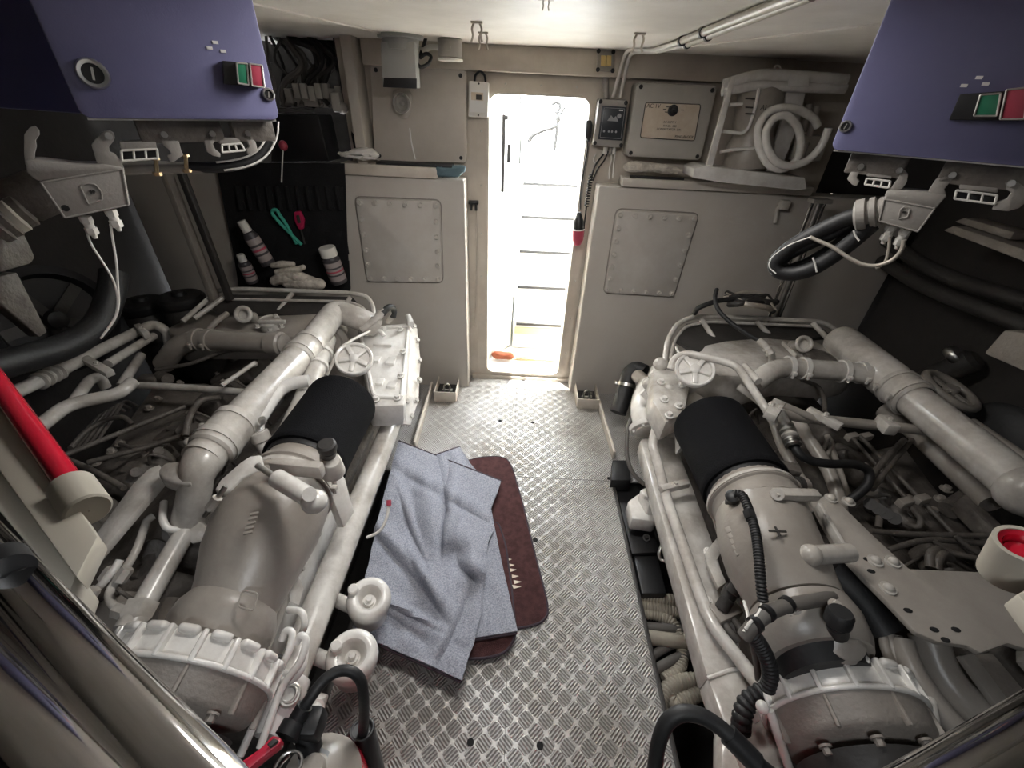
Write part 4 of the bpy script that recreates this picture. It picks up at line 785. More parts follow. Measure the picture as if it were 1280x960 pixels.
# mount arms and the wide shelf plate
b = B(); b.bar(Z(966, 618, .845), Z(1022, 619, .83), .034, .03, bev=.008); b.cyl(Z(972, 618, .82), Z(972, 618, .855), .018); obj('support_arm', b, 'paint', E2)
b = B(); b.tube([Z(1012, 694, .80), Z(1062, 691, .78)], .026, 16); b.sph(Z(1013, 694, .80), .030); obj('support_arm', b, 'paint', E2)
pl = [(1014, 627), (1019, 620), (1042, 621), (1087, 665), (1137, 711), (1250, 716), (1330, 722), (1345, 810), (1280, 810), (1260, 804), (1226, 816), (1210, 807), (1172, 802), (1145, 790), (1110, 753), (1079, 722), (1060, 702), (1047, 688)]
b = B(); b.prism([Z(a, c, .72) for a, c in pl], (0, 0, -.016), .003); sh = obj('shelf_plate', b, 'paint_duct', E2, 'wide flat bracket plate')
b = B(); b.bar(Z(1022, 632, .742), Z(1056, 690, .742), .012, .03, bev=.002); obj('plate_rib', b, 'paint', sh)
copies('rivet', sh, 'paint', lambda b: (b.cyl((0, 0, 0), (0, 0, .006), .020, n=18), b.sph((0, 0, .008), .014, (1, 1, .8), 12)), [(Z(a, c, .72), (0, 0, 1)) for a, c in ((1093, 702), (1115, 703), (1109, 736), (1038, 624), (1060, 628))])
copies('slot', sh, 'dark_hole', lambda b: b.sph((0, 0, 0), .012, (1, .6, .12), 12), [(Z(a, c, .7205), (0, 0, 1)) for a, c in ((1084, 699), (1089, 714), (1135, 763), (1168, 787), (1195, 787), (1182, 800))])
b = B(); b.tube(pz([(1036, 712, .62), (1075, 745, .60), (1105, 790, .56)]), .05, 16, .05); obj('intake_hose', b, 'black_rubber', E2)
# beam along the walkway
b = B(); b.prism([Z(a, c, .37) for a, c in ((800, 548), (842, 545), (868, 612), (900, 700), (934, 838), (884, 848), (842, 700), (815, 605))], (0, 0, -.10), .014); bm_ = obj('cooler_beam', b, 'paint', E2, 'long flat-topped cooler casing beside the walkway')
b = B(); b.prism([Z(a, c, .375) for a, c in ((884, 846), (910, 838), (934, 834), (952, 880), (985, 960), (930, 965), (905, 905))], (0, 0, -.10), .012); obj('cooler_end', b, 'paint', bm_)
b = B(); b.tube(pz([(884, 848, .378), (910, 838, .378), (934, 834, .378)]), .006, 8, .01); obj('joint_seam', b, 'paint_white', bm_)
flange(E2, 'pipe_flange', Z(806, 535, .39), (-.1, 1, .35), .082, .03, 6, 'paint_white')
b = B(); b.tube(pz([(808, 540, .38), (801, 515, .42), (803, 498, .44), (812, 482, .44)]), .058, 18, .06, seg=8); obj('pipe_elbow', b, 'paint_white', E2)
b = B(); b.prism(trace([(800, 493), (806, 488), (818, 510), (820, 515)], (.66, 1.75, .5), (0, -1, .4)), (0, .012, 0), .002); obj('lug', b, 'paint_white', E2)
b = B(); b.tube(pz([(836, 492, .62), (838, 484, .66), (832, 487, .64), (815, 556, .50), (819, 568, .48), (834, 625, .44), (873, 738, .42), (890, 782, .42), (925, 825, .42), (950, 858, .42)]), .021, 14, .05); obj('coolant_pipe', b, 'paint', E2)
clamp_block(E2, Z(843, 608, .46), Z(826, 612, .46)-Z(860, 604, .46), .03, .14, .03, nb=1)
b = B(); b.tube(pz([(890, 640, .44), (905, 690, .44), (918, 730, .43)]), .008, 8, .03); obj('fuel_pipe', b, 'paint', E2)
b = B(); b.prism([Z(a, c, .44) for a, c in ((882, 690), (904, 662), (908, 680), (896, 700), (908, 728), (898, 735), (884, 705))], (0, 0, -.02), .003); obj('angle_bracket', b, 'paint', E2)
bolts(E2, [(Z(a, c, .41), (-.3, -.3, 1)) for a, c in ((885, 690), (887, 702), (884, 752), (889, 765))], .012, .016, 'paint_white')
for px, py, z, r in ((914, 738, .46, .024), (921, 732, .50, .022), (907, 752, .44, .022)): b = B(); b.cyl(Z(px-6, py+10, z), Z(px+3, py-4, z+.03), r, n=16, bev=.003); obj('solenoid', b, 'dark_gear', E2)
b = B(); b.box(Z(905, 765, .42), (.10, .06, .05), Matrix.Rotation(.4, 3, 'Z'), .006); obj('valve_block', b, 'paint_duct', E2)
b = B(); b.prism(trace([(925, 735), (933, 733), (938, 750), (934, 758), (926, 752)], (.80, .8, .5), (-.3, -.5, .8)), (0, 0, -.01), .002); obj('valve_tag', b, 'cream', E2)
b = B(); b.prism(trace([(932, 882), (938, 871), (952, 900), (945, 903)], (.66, .45, .36), (-.3, -.6, .7)), (0, 0, -.02), .004); obj('lifting_eye', b, 'paint', E2)
for pts, r in (([(900, 770, .42), (912, 790, .42), (922, 800, .40)], .012), ([(912, 768, .42), (925, 785, .44), (930, 792, .46)], .010), ([(940, 800, .60), (946, 830, .52), (948, 850, .48)], .009)): T(E2, 'small_hose', 'hose_dark', r, pts, .03)
b = B(); b.prism([Z(a, c, .36) for a, c in ((900, 905), (935, 890), (960, 935), (975, 975), (900, 975))], (0, 0, -.08), .02); obj('foot_casting', b, 'paint', E2)
# mount foot and red-ended dipstick tube
b = B(); b.prism([Z(a, c, .10) for a, c in ((785, 626), (797, 617), (820, 612), (826, 640), (820, 652), (790, 648))], (0, 0, -.09), .012); ft = obj('mount_foot', b, 'paint_white', E2)
b = B(); b.prism([Z(a, c, .17) for a, c in ((800, 612), (818, 604), (836, 618), (832, 634), (812, 632))], (0, 0, -.08), .01); b.hexa(Z(808, 622, .17), (0, 0, 1), .018, .02); obj('mount_bracket', b, 'paint_white', ft)
T(E2, 'dipstick_tube', 'steel', .007, [(834, 666, .30), (823, 692, .24), (826, 700, .22), (842, 704, .24)], .03)
b = B(); b.ring(Z(836, 660, .32), (.3, -.5, .3), .020, .006, 20, 8); obj('dipstick_ring', b, 'red_handle', E2)
T(E2, 'cable', 'hose_dark', .011, [(797, 505, .36), (784, 535, .30), (783, 570, .22), (790, 592, .16), (806, 606, .12)], .06)
# end castings, elbow and filler cap
b = B(); b.prism([Z(a, c, .66) for a, c in ((815, 452), (848, 448), (865, 480), (858, 515), (832, 530), (815, 500))], (-.0, .02, -.14), .03); case = obj('end_casing', b, 'paint', E2)
b = B(); b.prism([Z(a, c, .60) for a, c in ((848, 500), (880, 478), (905, 492), (880, 540), (850, 560))], (0, .02, -.08), .02); obj('end_casing', b, 'paint', E2)
bolts(case, [(Z(a, c, .665), (0, -.1, 1)) for a, c in ((822, 458), (842, 455), (826, 478), (852, 482), (830, 500), (848, 508), (836, 520))], .014, .016, 'paint_white')
for px, py, z in ((826, 455, .68), (820, 470, .62), (812, 480, .56)): b = B(); b.sph(Z(px, py, z), .04, (1, .9, .9)); obj('casting_lobe', b, 'paint', case)
star_cap(E2, Z(868, 463, .80), .088, .030, (-.2, -.50, .85), rot=.5)
b = B(); b.tube(pz([(806, 466, .40), (795, 461, .40), (788, 466, .38), (783, 480, .32), (778, 500, .24), (772, 516, .18)]), .052, 18, .07, seg=8); el = obj('rubber_elbow', b, 'black_rubber', E2)
band(Z(783, 482, .315), Z(778, 500, .24)-Z(783, 480, .32), .052, .02, 'hose_clamp', 'steel', el)
b = B(); b.tube(pz([(797, 470, .40), (806, 478, .42), (803, 492, .44)]), .042, 16, .03); obj('water_stub', b, 'paint_duct', E2)
# pipes over the filter
b = B(); b.tube(pz([(838, 462, .78), (842, 448, .82), (858, 441, .85), (905, 452, .86), (922, 458, .86), (958, 512, .80), (968, 530, .76)]), .017, 14, .05); obj('oil_pipe', b, 'paint', E2)
b = B(); b.tube(pz([(845, 434, .82), (852, 448, .83), (856, 446, .83)]), .006, 8, .01); obj('drain_pin', b, 'paint_white', E2)
T(E2, 'oil_pipe', 'paint', .017, [(923, 483, .76), (945, 498, .74), (960, 512, .72)], .03)
b = B(); b.cyl(Z(930, 457, .86), Z(946, 475, .85), .015, n=14); b.cyl(Z(946, 475, .85), Z(948, 477, .85), .016, n=14); obj('oil_pipe_stub', b, 'paint', E2)
a, c = Z(984, 459, .80), Z(1066, 465, .80)
b = B(); b.tube([Z(944, 478, .74), Z(966, 462, .80), a, c, Z(1090, 470, .80)], .046, 20, .06, seg=8); xp = obj('cross_pipe', b, 'paint', E2)
for q in (.02, .25, .85, 1.12): band(a.lerp(c, q), c-a, .046, .022, 'hose_band', 'paint_white', xp, t=.008)
BXR = 1.75; p0, p1 = Z(1048, 424, .80), Z(1285, 615, .80)
d = (p1-p0).normalized(); L_ = (p1-p0).length
b = B(); b.lathe(p0, d, [(.05, 0), (.082, .012), (.086, .03), (.086, L_*.38), (.075, L_*.42), (.070, L_*.42), (.070, L_)], 30); big = obj('charge_air_pipe', b, 'paint', E2)
b = B(); b.lathe(p0+d*L_*.41, d, [(.074, 0), (.082, .006), (.082, .12), (.074, .13)], 28, cap=False); obj('hose_sleeve', b, 'paint', big)
for q in (.43, .505): band(p0+d*L_*q, d, .080, .022, 'hose_band', 'paint', big, t=.008)
b = B(); b.sph(p1, .085); obj('pipe_joint', b, 'paint', big)
b = B(); b.cyl(Z(1140, 478, .80), Z(1140, 490, .74), .05); b.lathe(Z(1150, 492, .77), (-.5, -.6, .3), [(.03, 0), (.03, .06), (.018, .07), (.018, .09)], 14); obj('drain_valve', b, 'paint_duct', E2)
wheel = Z(1188, 488, .72); b = B(); b.ring(wheel, (.25, -.2, 1), .115, .020, 34); b.cyl(wheel-Vector((0, 0, .02)), wheel+Vector((0, 0, .02)), .03)
for k in range(4): q = Vector((math.cos(k*PI/2+.5), math.sin(k*PI/2+.5), 0)); b.bar(wheel, wheel+(q-Vector((.25, -.2, 1))*q.dot(Vector((.25, -.2, 1)))/1.1)*.115, .02, .012)
obj('hand_wheel', b, 'paint_duct', E2)
T(E2, 'return_pipe', 'paint_duct', .042, [(1105, 512, .62), (1140, 535, .62), (1240, 630, .62)], .05, 16)
T(E2, 'return_pipe', 'paint_duct', .030, [(1212, 530, .72), (1300, 590, .72)], 0, 14)
# clamped service pipes in the middle
T(E2, 'coolant_pipe', 'paint_duct', .021, [(968, 515, .78), (1000, 522, .76), (1060, 528, .74), (1108, 533, .73), (1175, 540, .72)], .04, 14)
T(E2, 'coolant_pipe', 'paint_duct', .015, [(975, 505, .80), (1010, 520, .78), (1030, 528, .76)], .03)
cb = clamp_block(E2, Z(968, 512, .84), Z(958, 528, .84)-Z(978, 498, .84), .045, .13, .03, nb=2)
cb = clamp_block(E2, Z(1030, 523, .79), Z(1016, 514, .79)-Z(1046, 530, .79), .03, .13, .03)
cb = clamp_block(E2, Z(1108, 531, .76), Z(1098, 525, .76)-Z(1112, 540, .76), .05, .08, .05)
a, c = Z(975, 515, .78), Z(987, 545, .75)
b = B(); b.tube([a, c], .021, 14); fit = obj('hose_fitting', b, 'paint', E2)
for k in range(5): q = a.lerp(c, .55+.18*k); b = B(); b.lathe(q, c-a, [(.021, 0), (.030, .006), (.030, .014), (.021, .02)], 18, cap=False); obj('bellows_ring', b, 'steel' if k != 2 else 'paint', fit)
b = B(); b.tube(pz([(990, 552, .74), (998, 568, .72), (1012, 576, .70), (1035, 580, .70), (1070, 580, .68), (1088, 588, .66), (1086, 606, .62), (1070, 620, .58), (1056, 630, .54)]), .017, 14, .06, seg=8); obj('rubber_hose', b, 'black_rubber', E2)
T(E2, 'coolant_pipe', 'paint_duct', .026, [(997, 525, .66), (1010, 548, .64), (1035, 585, .60), (1048, 620, .56), (1052, 650, .5)], .06, 14)
T(E2, 'coolant_pipe', 'paint_duct', .020, [(968, 530, .66), (978, 560, .64), (1002, 600, .60), (1020, 640, .55)], .06, 14)
T(E2, 'fuel_pipe', 'paint_duct', .012, [(1034, 545, .60), (1045, 575, .58), (1062, 625, .54)], .04)
T(E2, 'fuel_pipe', 'paint_duct', .008, [(1030, 560, .60), (1036, 545, .62), (1042, 555, .60), (1030, 575, .58)], .02)
T(E2, 'sensor_pipe', 'paint_shaded_dirty', .010, [(1003, 475, .74), (1022, 482, .70), (1030, 495, .68), (1031, 515, .68)], .04)
b = B(); b.cyl(Z(985, 608, .74), Z(1005, 606, .72), .028, n=18); obj('inlet_stub', b, 'paint_duct', E2)
for k in (0, 1): band(Z(993+6*k, 607, .73), (1, 0, 0), .028, .014, 'hose_band', 'dark_gear', E2, False, .004)
b = B(); b.box(Z(985, 588, .70), (.07, .05, .05), Matrix.Rotation(-.3, 3, 'Z'), .006); obj('sensor_block', b, 'paint_shaded_dirty', E2)
# header tank with open cap ring, guard rail
b = B(); b.prism([Z(a, c, .76) for a, c in ((858, 445), (872, 428), (900, 422), (950, 418), (1020, 424), (1060, 440), (1078, 458), (1050, 462), (985, 458), (940, 470), (900, 468))], (0, 0, -.20), .045); tank = obj('header_tank', b, 'paint', E2)
c = Z(1005, 430, .82); b = B(); b.ring(c, (-.1, -.75, .5), .036, .009, 26); b.lathe(c, (.1, .75, -.5), [(.001, .014), (.027, .014), (.027, -.004), (.034, -.004), (.036, .02), (.024, .06), (.03, .10)], 22); obj('tank_cap', b, 'paint', tank)
b = B(); b.bar(Z(978, 428, .785), Z(995, 445, .785), .008, .02); obj('tank_rib', b, 'paint', tank)
b = B(); b.lathe(Z(1025, 448, .77), (0, -.1, 1), [(.07, -.02), (.072, .01), (.05, .02), (.01, .02)], 24); obj('thermostat_cover', b, 'paint_shaded_dirty', tank)
b = B(); b.tube(pz([(896, 362, 1.02), (893, 372, 1.0), (897, 388, .96), (915, 405, .92), (938, 420, .89), (950, 426, .88)]), .011, 10, .04); obj('bleed_hose', b, 'black_rubber', E2)
b = B(); b.tube(pz([(948, 425, .88), (960, 435, .86), (966, 448, .82), (964, 456, .78)]), .016, 12, .03); obj('bleed_pipe', b, 'paint', E2)
for q in ((958, 434), (962, 440)): b = B(); b.hexa(Z(*q, .86), Z(966, 446, .83)-Z(958, 434, .862), .022, .014); obj('hose_nut', b, 'paint', E2)
b = B(); b.tube(pz([(831, 452, .70), (834, 425, .76), (846, 405, .80), (862, 397, .82), (885, 395, .82), (950, 398, .82), (1024, 402, .82), (1040, 408, .80), (1058, 428, .74)]), .014, 10, .06, seg=8); g = obj('guard_rail', b, 'paint', E2)
b = B(); b.tube(pz([(838, 450, .70), (842, 428, .74), (856, 408, .78), (884, 402, .79), (1022, 408, .79)]), .009, 8, .05); obj('guard_rod', b, 'paint', g)
for px, py, ex_, ey in ((876, 398, 894, 426), (946, 402, 963, 420), (1016, 404, 1058, 448)): b = B(); b.cyl(Z(px, py, .81), Z(ex_, ey, .74), .014); obj('guard_strut', b, 'paint', g)
b = B(); b.prism([Z(a, c, .76) for a, c in ((846, 425), (858, 405), (885, 400), (1022, 406), (1040, 420), (950, 428), (870, 440))], (0, 0, -.02)); obj('guard_plate', b, 'dark_gear', E2)
# outboard bank
b = B(); b.prism([Z(a, c, .48) for a, c in ((1090, 560), (1130, 552), (1165, 600), (1215, 660), (1240, 700), (1180, 700), (1130, 640))], (0, 0, -.14), .03); bk = obj('bank_cover', b, 'paint_shaded_dirty', E2)
b = B(); b.prism([Z(a, c, .46) for a, c in ((1075, 575), (1090, 572), (1150, 660), (1140, 672), (1120, 660))], (0, 0, -.12), .02); obj('bank_cover', b, 'paint_shaded_dirty', E2)
bolts(bk, [(Z(a, c, .48), (0, 0, 1)) for a, c in ((1135, 625), (1150, 628), (1175, 625), (1182, 612), (1192, 640), (1165, 640))], .016, .016, 'paint_duct')
for pts, r in (([(1075, 545, .58), (1190, 665, .54), (1225, 705, .52)], .009), ([(1066, 548, .58), (1130, 620, .55), (1138, 625, .55)], .008), ([(1140, 550, .62), (1118, 575, .62), (1090, 612, .60)], .010), ([(1130, 550, .63), (1108, 572, .63), (1085, 600, .60)], .012),
               ([(1088, 664, .58), (1140, 668, .58), (1250, 670, .58)], .010), ([(1110, 688, .58), (1140, 678, .58), (1165, 674, .58), (1240, 680, .56)], .010), ([(1165, 675, .58), (1185, 690, .56), (1230, 700, .56)], .010), ([(1195, 670, .60), (1215, 688, .58), (1245, 698, .56)], .009),
               ([(1163, 710, .60), (1162, 692, .62), (1170, 686, .62), (1178, 690, .60)], .014), ([(1172, 712, .60), (1172, 698, .62), (1180, 692, .62), (1188, 698, .60)], .014), ([(1140, 635, .56), (1152, 650, .56), (1148, 660, .54), (1135, 655, .52)], .010), ([(1080, 622, .56), (1095, 625, .56), (1100, 640, .54), (1098, 660, .52)], .012)):
    T(E2, 'fuel_pipe', 'paint_shaded_dirty', r, pts, .04, 10)
for px, py in ((1131, 628), (1152, 624), (1065, 546), (1082, 546)): b = B(); b.box(Z(px, py, .57), (.06, .03, .03), Matrix.Rotation(.3, 3, 'Z'), .004); obj('pipe_clip', b, 'paint_duct', E2)
for k in range(4): b = B(); b.cyl(Z(1088+10*k, 635+6*k, .50), Z(1088+10*k, 630+6*k, .56), .022); obj('injector_body', b, 'dark_gear', E2)
b = B(); b.prism([Z(a, c, .60) for a, c in ((1200, 622), (1210, 614), (1262, 664), (1258, 672), (1248, 668))], (0, 0, -.07), .01); obj('rail_block', b, 'paint_shaded_dirty', E2)
b = B(); b.cyl(Z(1210, 622, .55), Z(1185, 638, .52), .035, n=18); obj('rail_stub', b, 'paint_shaded_dirty', E2)
# foreground pipes below the shelf plate
T(E2, 'drain_pipe', 'paint_white', .011, [(962, 888, .52), (968, 905, .50), (988, 965, .42)], .03)
b = B(); b.sph(Z(953, 884, .52), .016); obj('pipe_union', b, 'paint_white', E2)
T(E2, 'drain_pipe', 'paint', .014, [(1125, 845, .54), (1140, 848, .54), (1160, 863, .54), (1168, 910, .52), (1158, 922, .52), (1085, 945, .50), (1060, 965, .48)], .05, 12)
T(E2, 'coolant_hose', 'paint_duct', .046, [(1160, 795, .56), (1170, 830, .52), (1190, 862, .50), (1245, 908, .48)], .10, 18)
T(E2, 'coolant_hose', 'paint_duct', .028, [(1128, 800, .58), (1136, 830, .56), (1168, 880, .52), (1205, 920, .48)], .08, 14)
for k in range(3): T(E2, 'small_hose', 'paint_duct', .012, [(1103+9*k, 790+2*k, .58), (1106+9*k, 812, .56), (1116+8*k, 832, .54), (1128+5*k, 842, .52)], .04)
b = B(); b.bar(Z(1205, 818, .58), Z(1262, 896, .54), .045, .02, bev=.004); obj('stay_bar', b, 'paint_duct', E2)
b = B(); b.bar(Z(1275, 820, .58), Z(1300, 850, .54), .045, .02, bev=.004); obj('stay_bar', b, 'paint_duct', E2)
b = B(); b.prism([Z(a, c, .44) for a, c in ((1180, 815), (1330, 815), (1330, 900), (1260, 920), (1220, 890))], (0, 0, -.05), .01); obj('heat_shield', b, 'paint_cast', E2)
b = B(); b.prism([Z(a, c, .46) for a, c in ((1180, 912), (1215, 912), (1225, 930), (1170, 960))], (0, 0, -.05), .008); obj('base_bracket', b, 'paint_cast', E2)
for pts in ([(1075, 950, .42), (1110, 945, .42), (1150, 955, .40)], [(1090, 962, .40), (1130, 958, .40), (1170, 962, .40)]): T(E2, 'base_hose', 'paint_cast', .03, pts, .05, 14)
# ---------------------------------------------------------------- blue control panels
def lvl(o, e): return V(o), V(e)
def blue_panel(A, Bp, back, label, locks, btns, spots_, order):
    A, Bp = V(A), V(Bp); e = (Bp-A).normalized(); n = Vector((e.y, -e.x, 0)); n = n if (EYE-A).dot(n) > 0 else -n
    t = thing('control_cabinet', ((A+Bp)/2)+Vector((0, 0, 0)), label, 'control cabinet', 'blue control cabinets under the ceiling')
    h = CEIL-A.z-.004; up = Vector((0, 0, 1))
    foot = [A-n*.022, Bp-n*.022] + [V(p) for p in back]
    b = B(); b.prism([Vector((p.x, p.y, A.z+.006)) for p in foot], (0, 0, h-.006), .006); obj('housing', b, 'blue_shaded', t)
    q = [A, Bp, Bp+up*h, A+up*h]; L = (Bp-A).length
    def rr(r, k=5):
        out = []
        for cx, cz, a0 in ((L-r, r, 270), (L-.002, h-.002, 0), (.002, h-.002, 90), (r, r, 180)):
            rad = r if cz == r else .002
            for i in range(k+1): a = math.radians(a0+90*i/k); out.append(A+e*(cx+rad*math.cos(a))+up*(cz+rad*math.sin(a)))
        return out
    b = B(); b.prism([p-n*.020 for p in rr(.016)], n*.020, .0022); door = obj('door', b, 'blue_panel', t)
    b = B(); b.box(A+e*L/2-n*.012+up*-.001, (L*.96, .010, .004), Matrix((e, n, up)).transposed()); obj('door_edge', b, 'zinc', door)
    for px, py, R in locks:
        c = On(px, py, A, n); b = B(); b.lathe(c, n, [(R*1.08, 0), (R*1.08, R*.15), (R*.95, R*.4), (R*.72, R*.42), (R*.70, R*.25)], 30, cap=False); k = obj('lock', b, 'steel', door)
        b = B(); b.lathe(c, n, [(R*.7, 0), (R*.70, R*.22), (R*.1, R*.22)], 24); obj('lock_core', b, 'black_plastic', k)
        b = B(); b.box(c+n*R*.25, (R*.16, R*.12, R*.9), Matrix((e, n, up)).transposed() @ Matrix.Rotation(.2, 3, 'Y')); obj('key_slot', b, 'zinc', k)
    base = None
    for i, (pxs, mt, dp, nm) in enumerate(btns):
        P = [On(a, c, A, n) for a, c in pxs]; b = B(); b.prism(P, n*dp, .0015); o = obj(nm, b, mt, door)
        if mt != 'black_plastic':
            b = B(); b.tube([p+n*dp for p in P], .0018, 6, .002, closed=True); obj('bezel', b, 'zinc', o)
    for i, (px, py) in enumerate(spots_):
        c = On(px, py, A, n); b = B(); b.box(c+n*.0006, (.010, .0012, .005), Matrix((e, n, up)).transposed()); obj('paint_chip', b, 'white_paper', door)
    return t, A, e, n, L, h
PL = blue_panel((-.821, .90, 1.74), (-.56, 1.12, 1.741), [(-.80, 1.5, 0), (-1.05, 1.45, 0), (-1.13, .985, 0)], 'blue control cabinet over the left engine, its dark side towards the left',
    [(116, 92, .022), (335.5, 118, .012)], [([(277, 76), (324, 80), (325, 110), (279, 105)], 'black_plastic', .012, 'button_block'), ([(293, 79), (306, 80), (308, 106), (295, 104)], 'green_lens', .022, 'green_button'), ([(309, 80), (324, 82), (327, 109), (312, 107)], 'red_lens', .024, 'red_button')], [(262, 60), (269, 53), (279, 64)], 0)
PR = blue_panel((.69, 1.10, 1.737), (.945, .888, 1.737), [(1.25, 1.05, 0), (1.20, 1.5, 0), (.98, 1.5, 0)], 'blue control cabinet over the right engine with green and red buttons',
    [(1057, 158, .011)], [([(1186, 150), (1200, 118), (1283, 112), (1274, 151)], 'black_plastic', .010, 'button_block'), ([(1217, 145), (1225, 119), (1250, 117), (1245, 145)], 'green_lens', .016, 'green_button'), ([(1249, 149), (1257, 113), (1283, 110), (1279, 149)], 'red_lens', .020, 'red_button')], [(1205, 107), (1224, 97), (1232, 105)], 1)
# heavy duty connector sockets hung under the cabinets
def sockets(panel, f, off, parts, base):
    t, A, e, n, L, h = panel; P0 = A-n*off
    def q(pxs): return [On(*f(a, c), P0, n) for a, c in pxs]
    out = {}
    for nm, mt, pxs, th, bev in parts:
        b = B(); b.prism(q(pxs), -n*th, bev); o = obj(nm, b, mt, base)
        c = sum(q(pxs), Vector())/len(pxs); out[nm] = c
        if nm == 'locking_lever':
            p = q(pxs); top_ = max(p, key=lambda v: v.z); b = B(); cc = top_.lerp(c, .3); b.cyl(cc+n*.004, cc-n*(th+.004), .006); obj('lever_pin', b, 'steel', o)
    return q, P0, n
fL = lambda x, y: (30+x/5.645, 130+y/5.645); fL1 = lambda x, y: (x/3.556, y/3.556); fR = lambda x, y: (1030+x/5.12, 170+y/5.12)
def contact(q, n, base, bar_, fr, cells, mt='grey_cast'):
    b = B(); b.prism(q(bar_), -n*.03, .002); o = obj('contact_bar', b, mt, base)
    P = q(fr); b = B(); b.tube([p for p in P], .0022, 6, .002, closed=True); 
    obj('contact_frame', b, 'white_plastic', o)
    for k in range(1, cells): b = B(); b.cyl(P[0].lerp(P[1], k/cells), P[3].lerp(P[2], k/cells), .002, n=8); obj('contact_rib', b, 'white_plastic', o)
    b = B(); b.prism([p-n*.02 for p in P], -n*.004); obj('contact_well', b, 'black_plastic', o)
def mount_rail(panel, off, label_, i0, i1):
    t, A, e, n, L, h = panel; c = A+e*L*(i0+i1)/2-n*(off+.02)-Vector((0, 0, .022)); b = B(); b.box(c, (L*(i1-i0), .05, .045), Matrix((e, n, Vector((0, 0, 1)))).transposed(), .004)
    return obj('socket_housing', b, 'paint_shaded_dirty', t)
base = mount_rail(PL, .035, '', .22, .66)
q, P0, n = sockets(PL, fL, .030, [
    ('locking_lever', 'grey_cast', [(475, 290), (505, 245), (560, 195), (600, 185), (635, 205), (642, 240), (625, 272), (600, 300), (605, 338), (640, 350), (690, 410), (700, 450), (620, 442), (560, 422), (515, 420), (492, 345)], .012, .0015),
    ('locking_lever', 'grey_cast', [(950, 195), (975, 182), (1000, 190), (1022, 215), (1090, 250), (1110, 330), (1125, 360), (1050, 415), (1030, 405), (1012, 365), (1038, 350), (1020, 320), (992, 300), (966, 262), (950, 228)], .012, .0015)], base)
contact(q, n, base, [(672, 268), (930, 262), (938, 315), (685, 322)], [(686, 328), (938, 318), (945, 384), (692, 402)], 3)
base2 = mount_rail(PL, .035, '', .72, .97)
q2, P0, n = sockets(PL, fL1, .030, [
    ('locking_lever', 'grey_cast', [(903, 612), (920, 590), (942, 575), (962, 588), (966, 612), (947, 640), (955, 662), (980, 682), (980, 700), (945, 692), (920, 675)], .012, .0015),
    ('locking_lever', 'grey_cast', [(1084, 585), (1098, 573), (1113, 598), (1138, 636), (1145, 668), (1116, 690), (1100, 685), (1096, 665), (1110, 650), (1092, 618)], .012, .0015)], base2)
contact(q2, n, base2, [(975, 615), (1068, 612), (1070, 636), (976, 640)], [(986, 644), (1072, 638), (1088, 668), (988, 678)], 3)
base3 = mount_rail(PR, .035, '', .12, .44)
q3, P0, n = sockets(PR, fR, .030, [
    ('locking_lever', 'grey_cast', [(148, 278), (176, 220), (215, 190), (245, 175), (265, 182), (265, 202), (218, 245), (210, 268), (226, 290), (206, 322), (180, 312)], .012, .0015),
    ('locking_lever', 'grey_cast', [(445, 218), (465, 198), (490, 195), (538, 245), (530, 298), (500, 338), (440, 356), (402, 350), (430, 328), (450, 300), (472, 272), (450, 242)], .012, .0015)], base3)
contact(q3, n, base3, [(275, 230), (440, 243), (430, 275), (270, 258)], [(275, 272), (425, 290), (414, 332), (262, 310)], 3)
base4 = mount_rail(PR, .035, '', .62, 1.25)
q4, P0, n = sockets(PR, fR, .030, [
    ('locking_lever', 'grey_cast', [(668, 350), (715, 278), (760, 258), (800, 240), (840, 228), (856, 245), (850, 268), (802, 302), (770, 342), (782, 378), (747, 412)], .012, .0015),
    ('locking_lever', 'grey_cast', [(1150, 300), (1200, 270), (1250, 290), (1300, 330), (1320, 400), (1250, 462), (1180, 482), (1075, 472), (1100, 430), (1172, 402), (1200, 362), (1160, 340)], .012, .0015)], base4)
contact(q4, n, base4, [(868, 308), (1118, 330), (1112, 365), (866, 342)], [(848, 348), (1108, 380), (1092, 436), (836, 402)], 3)
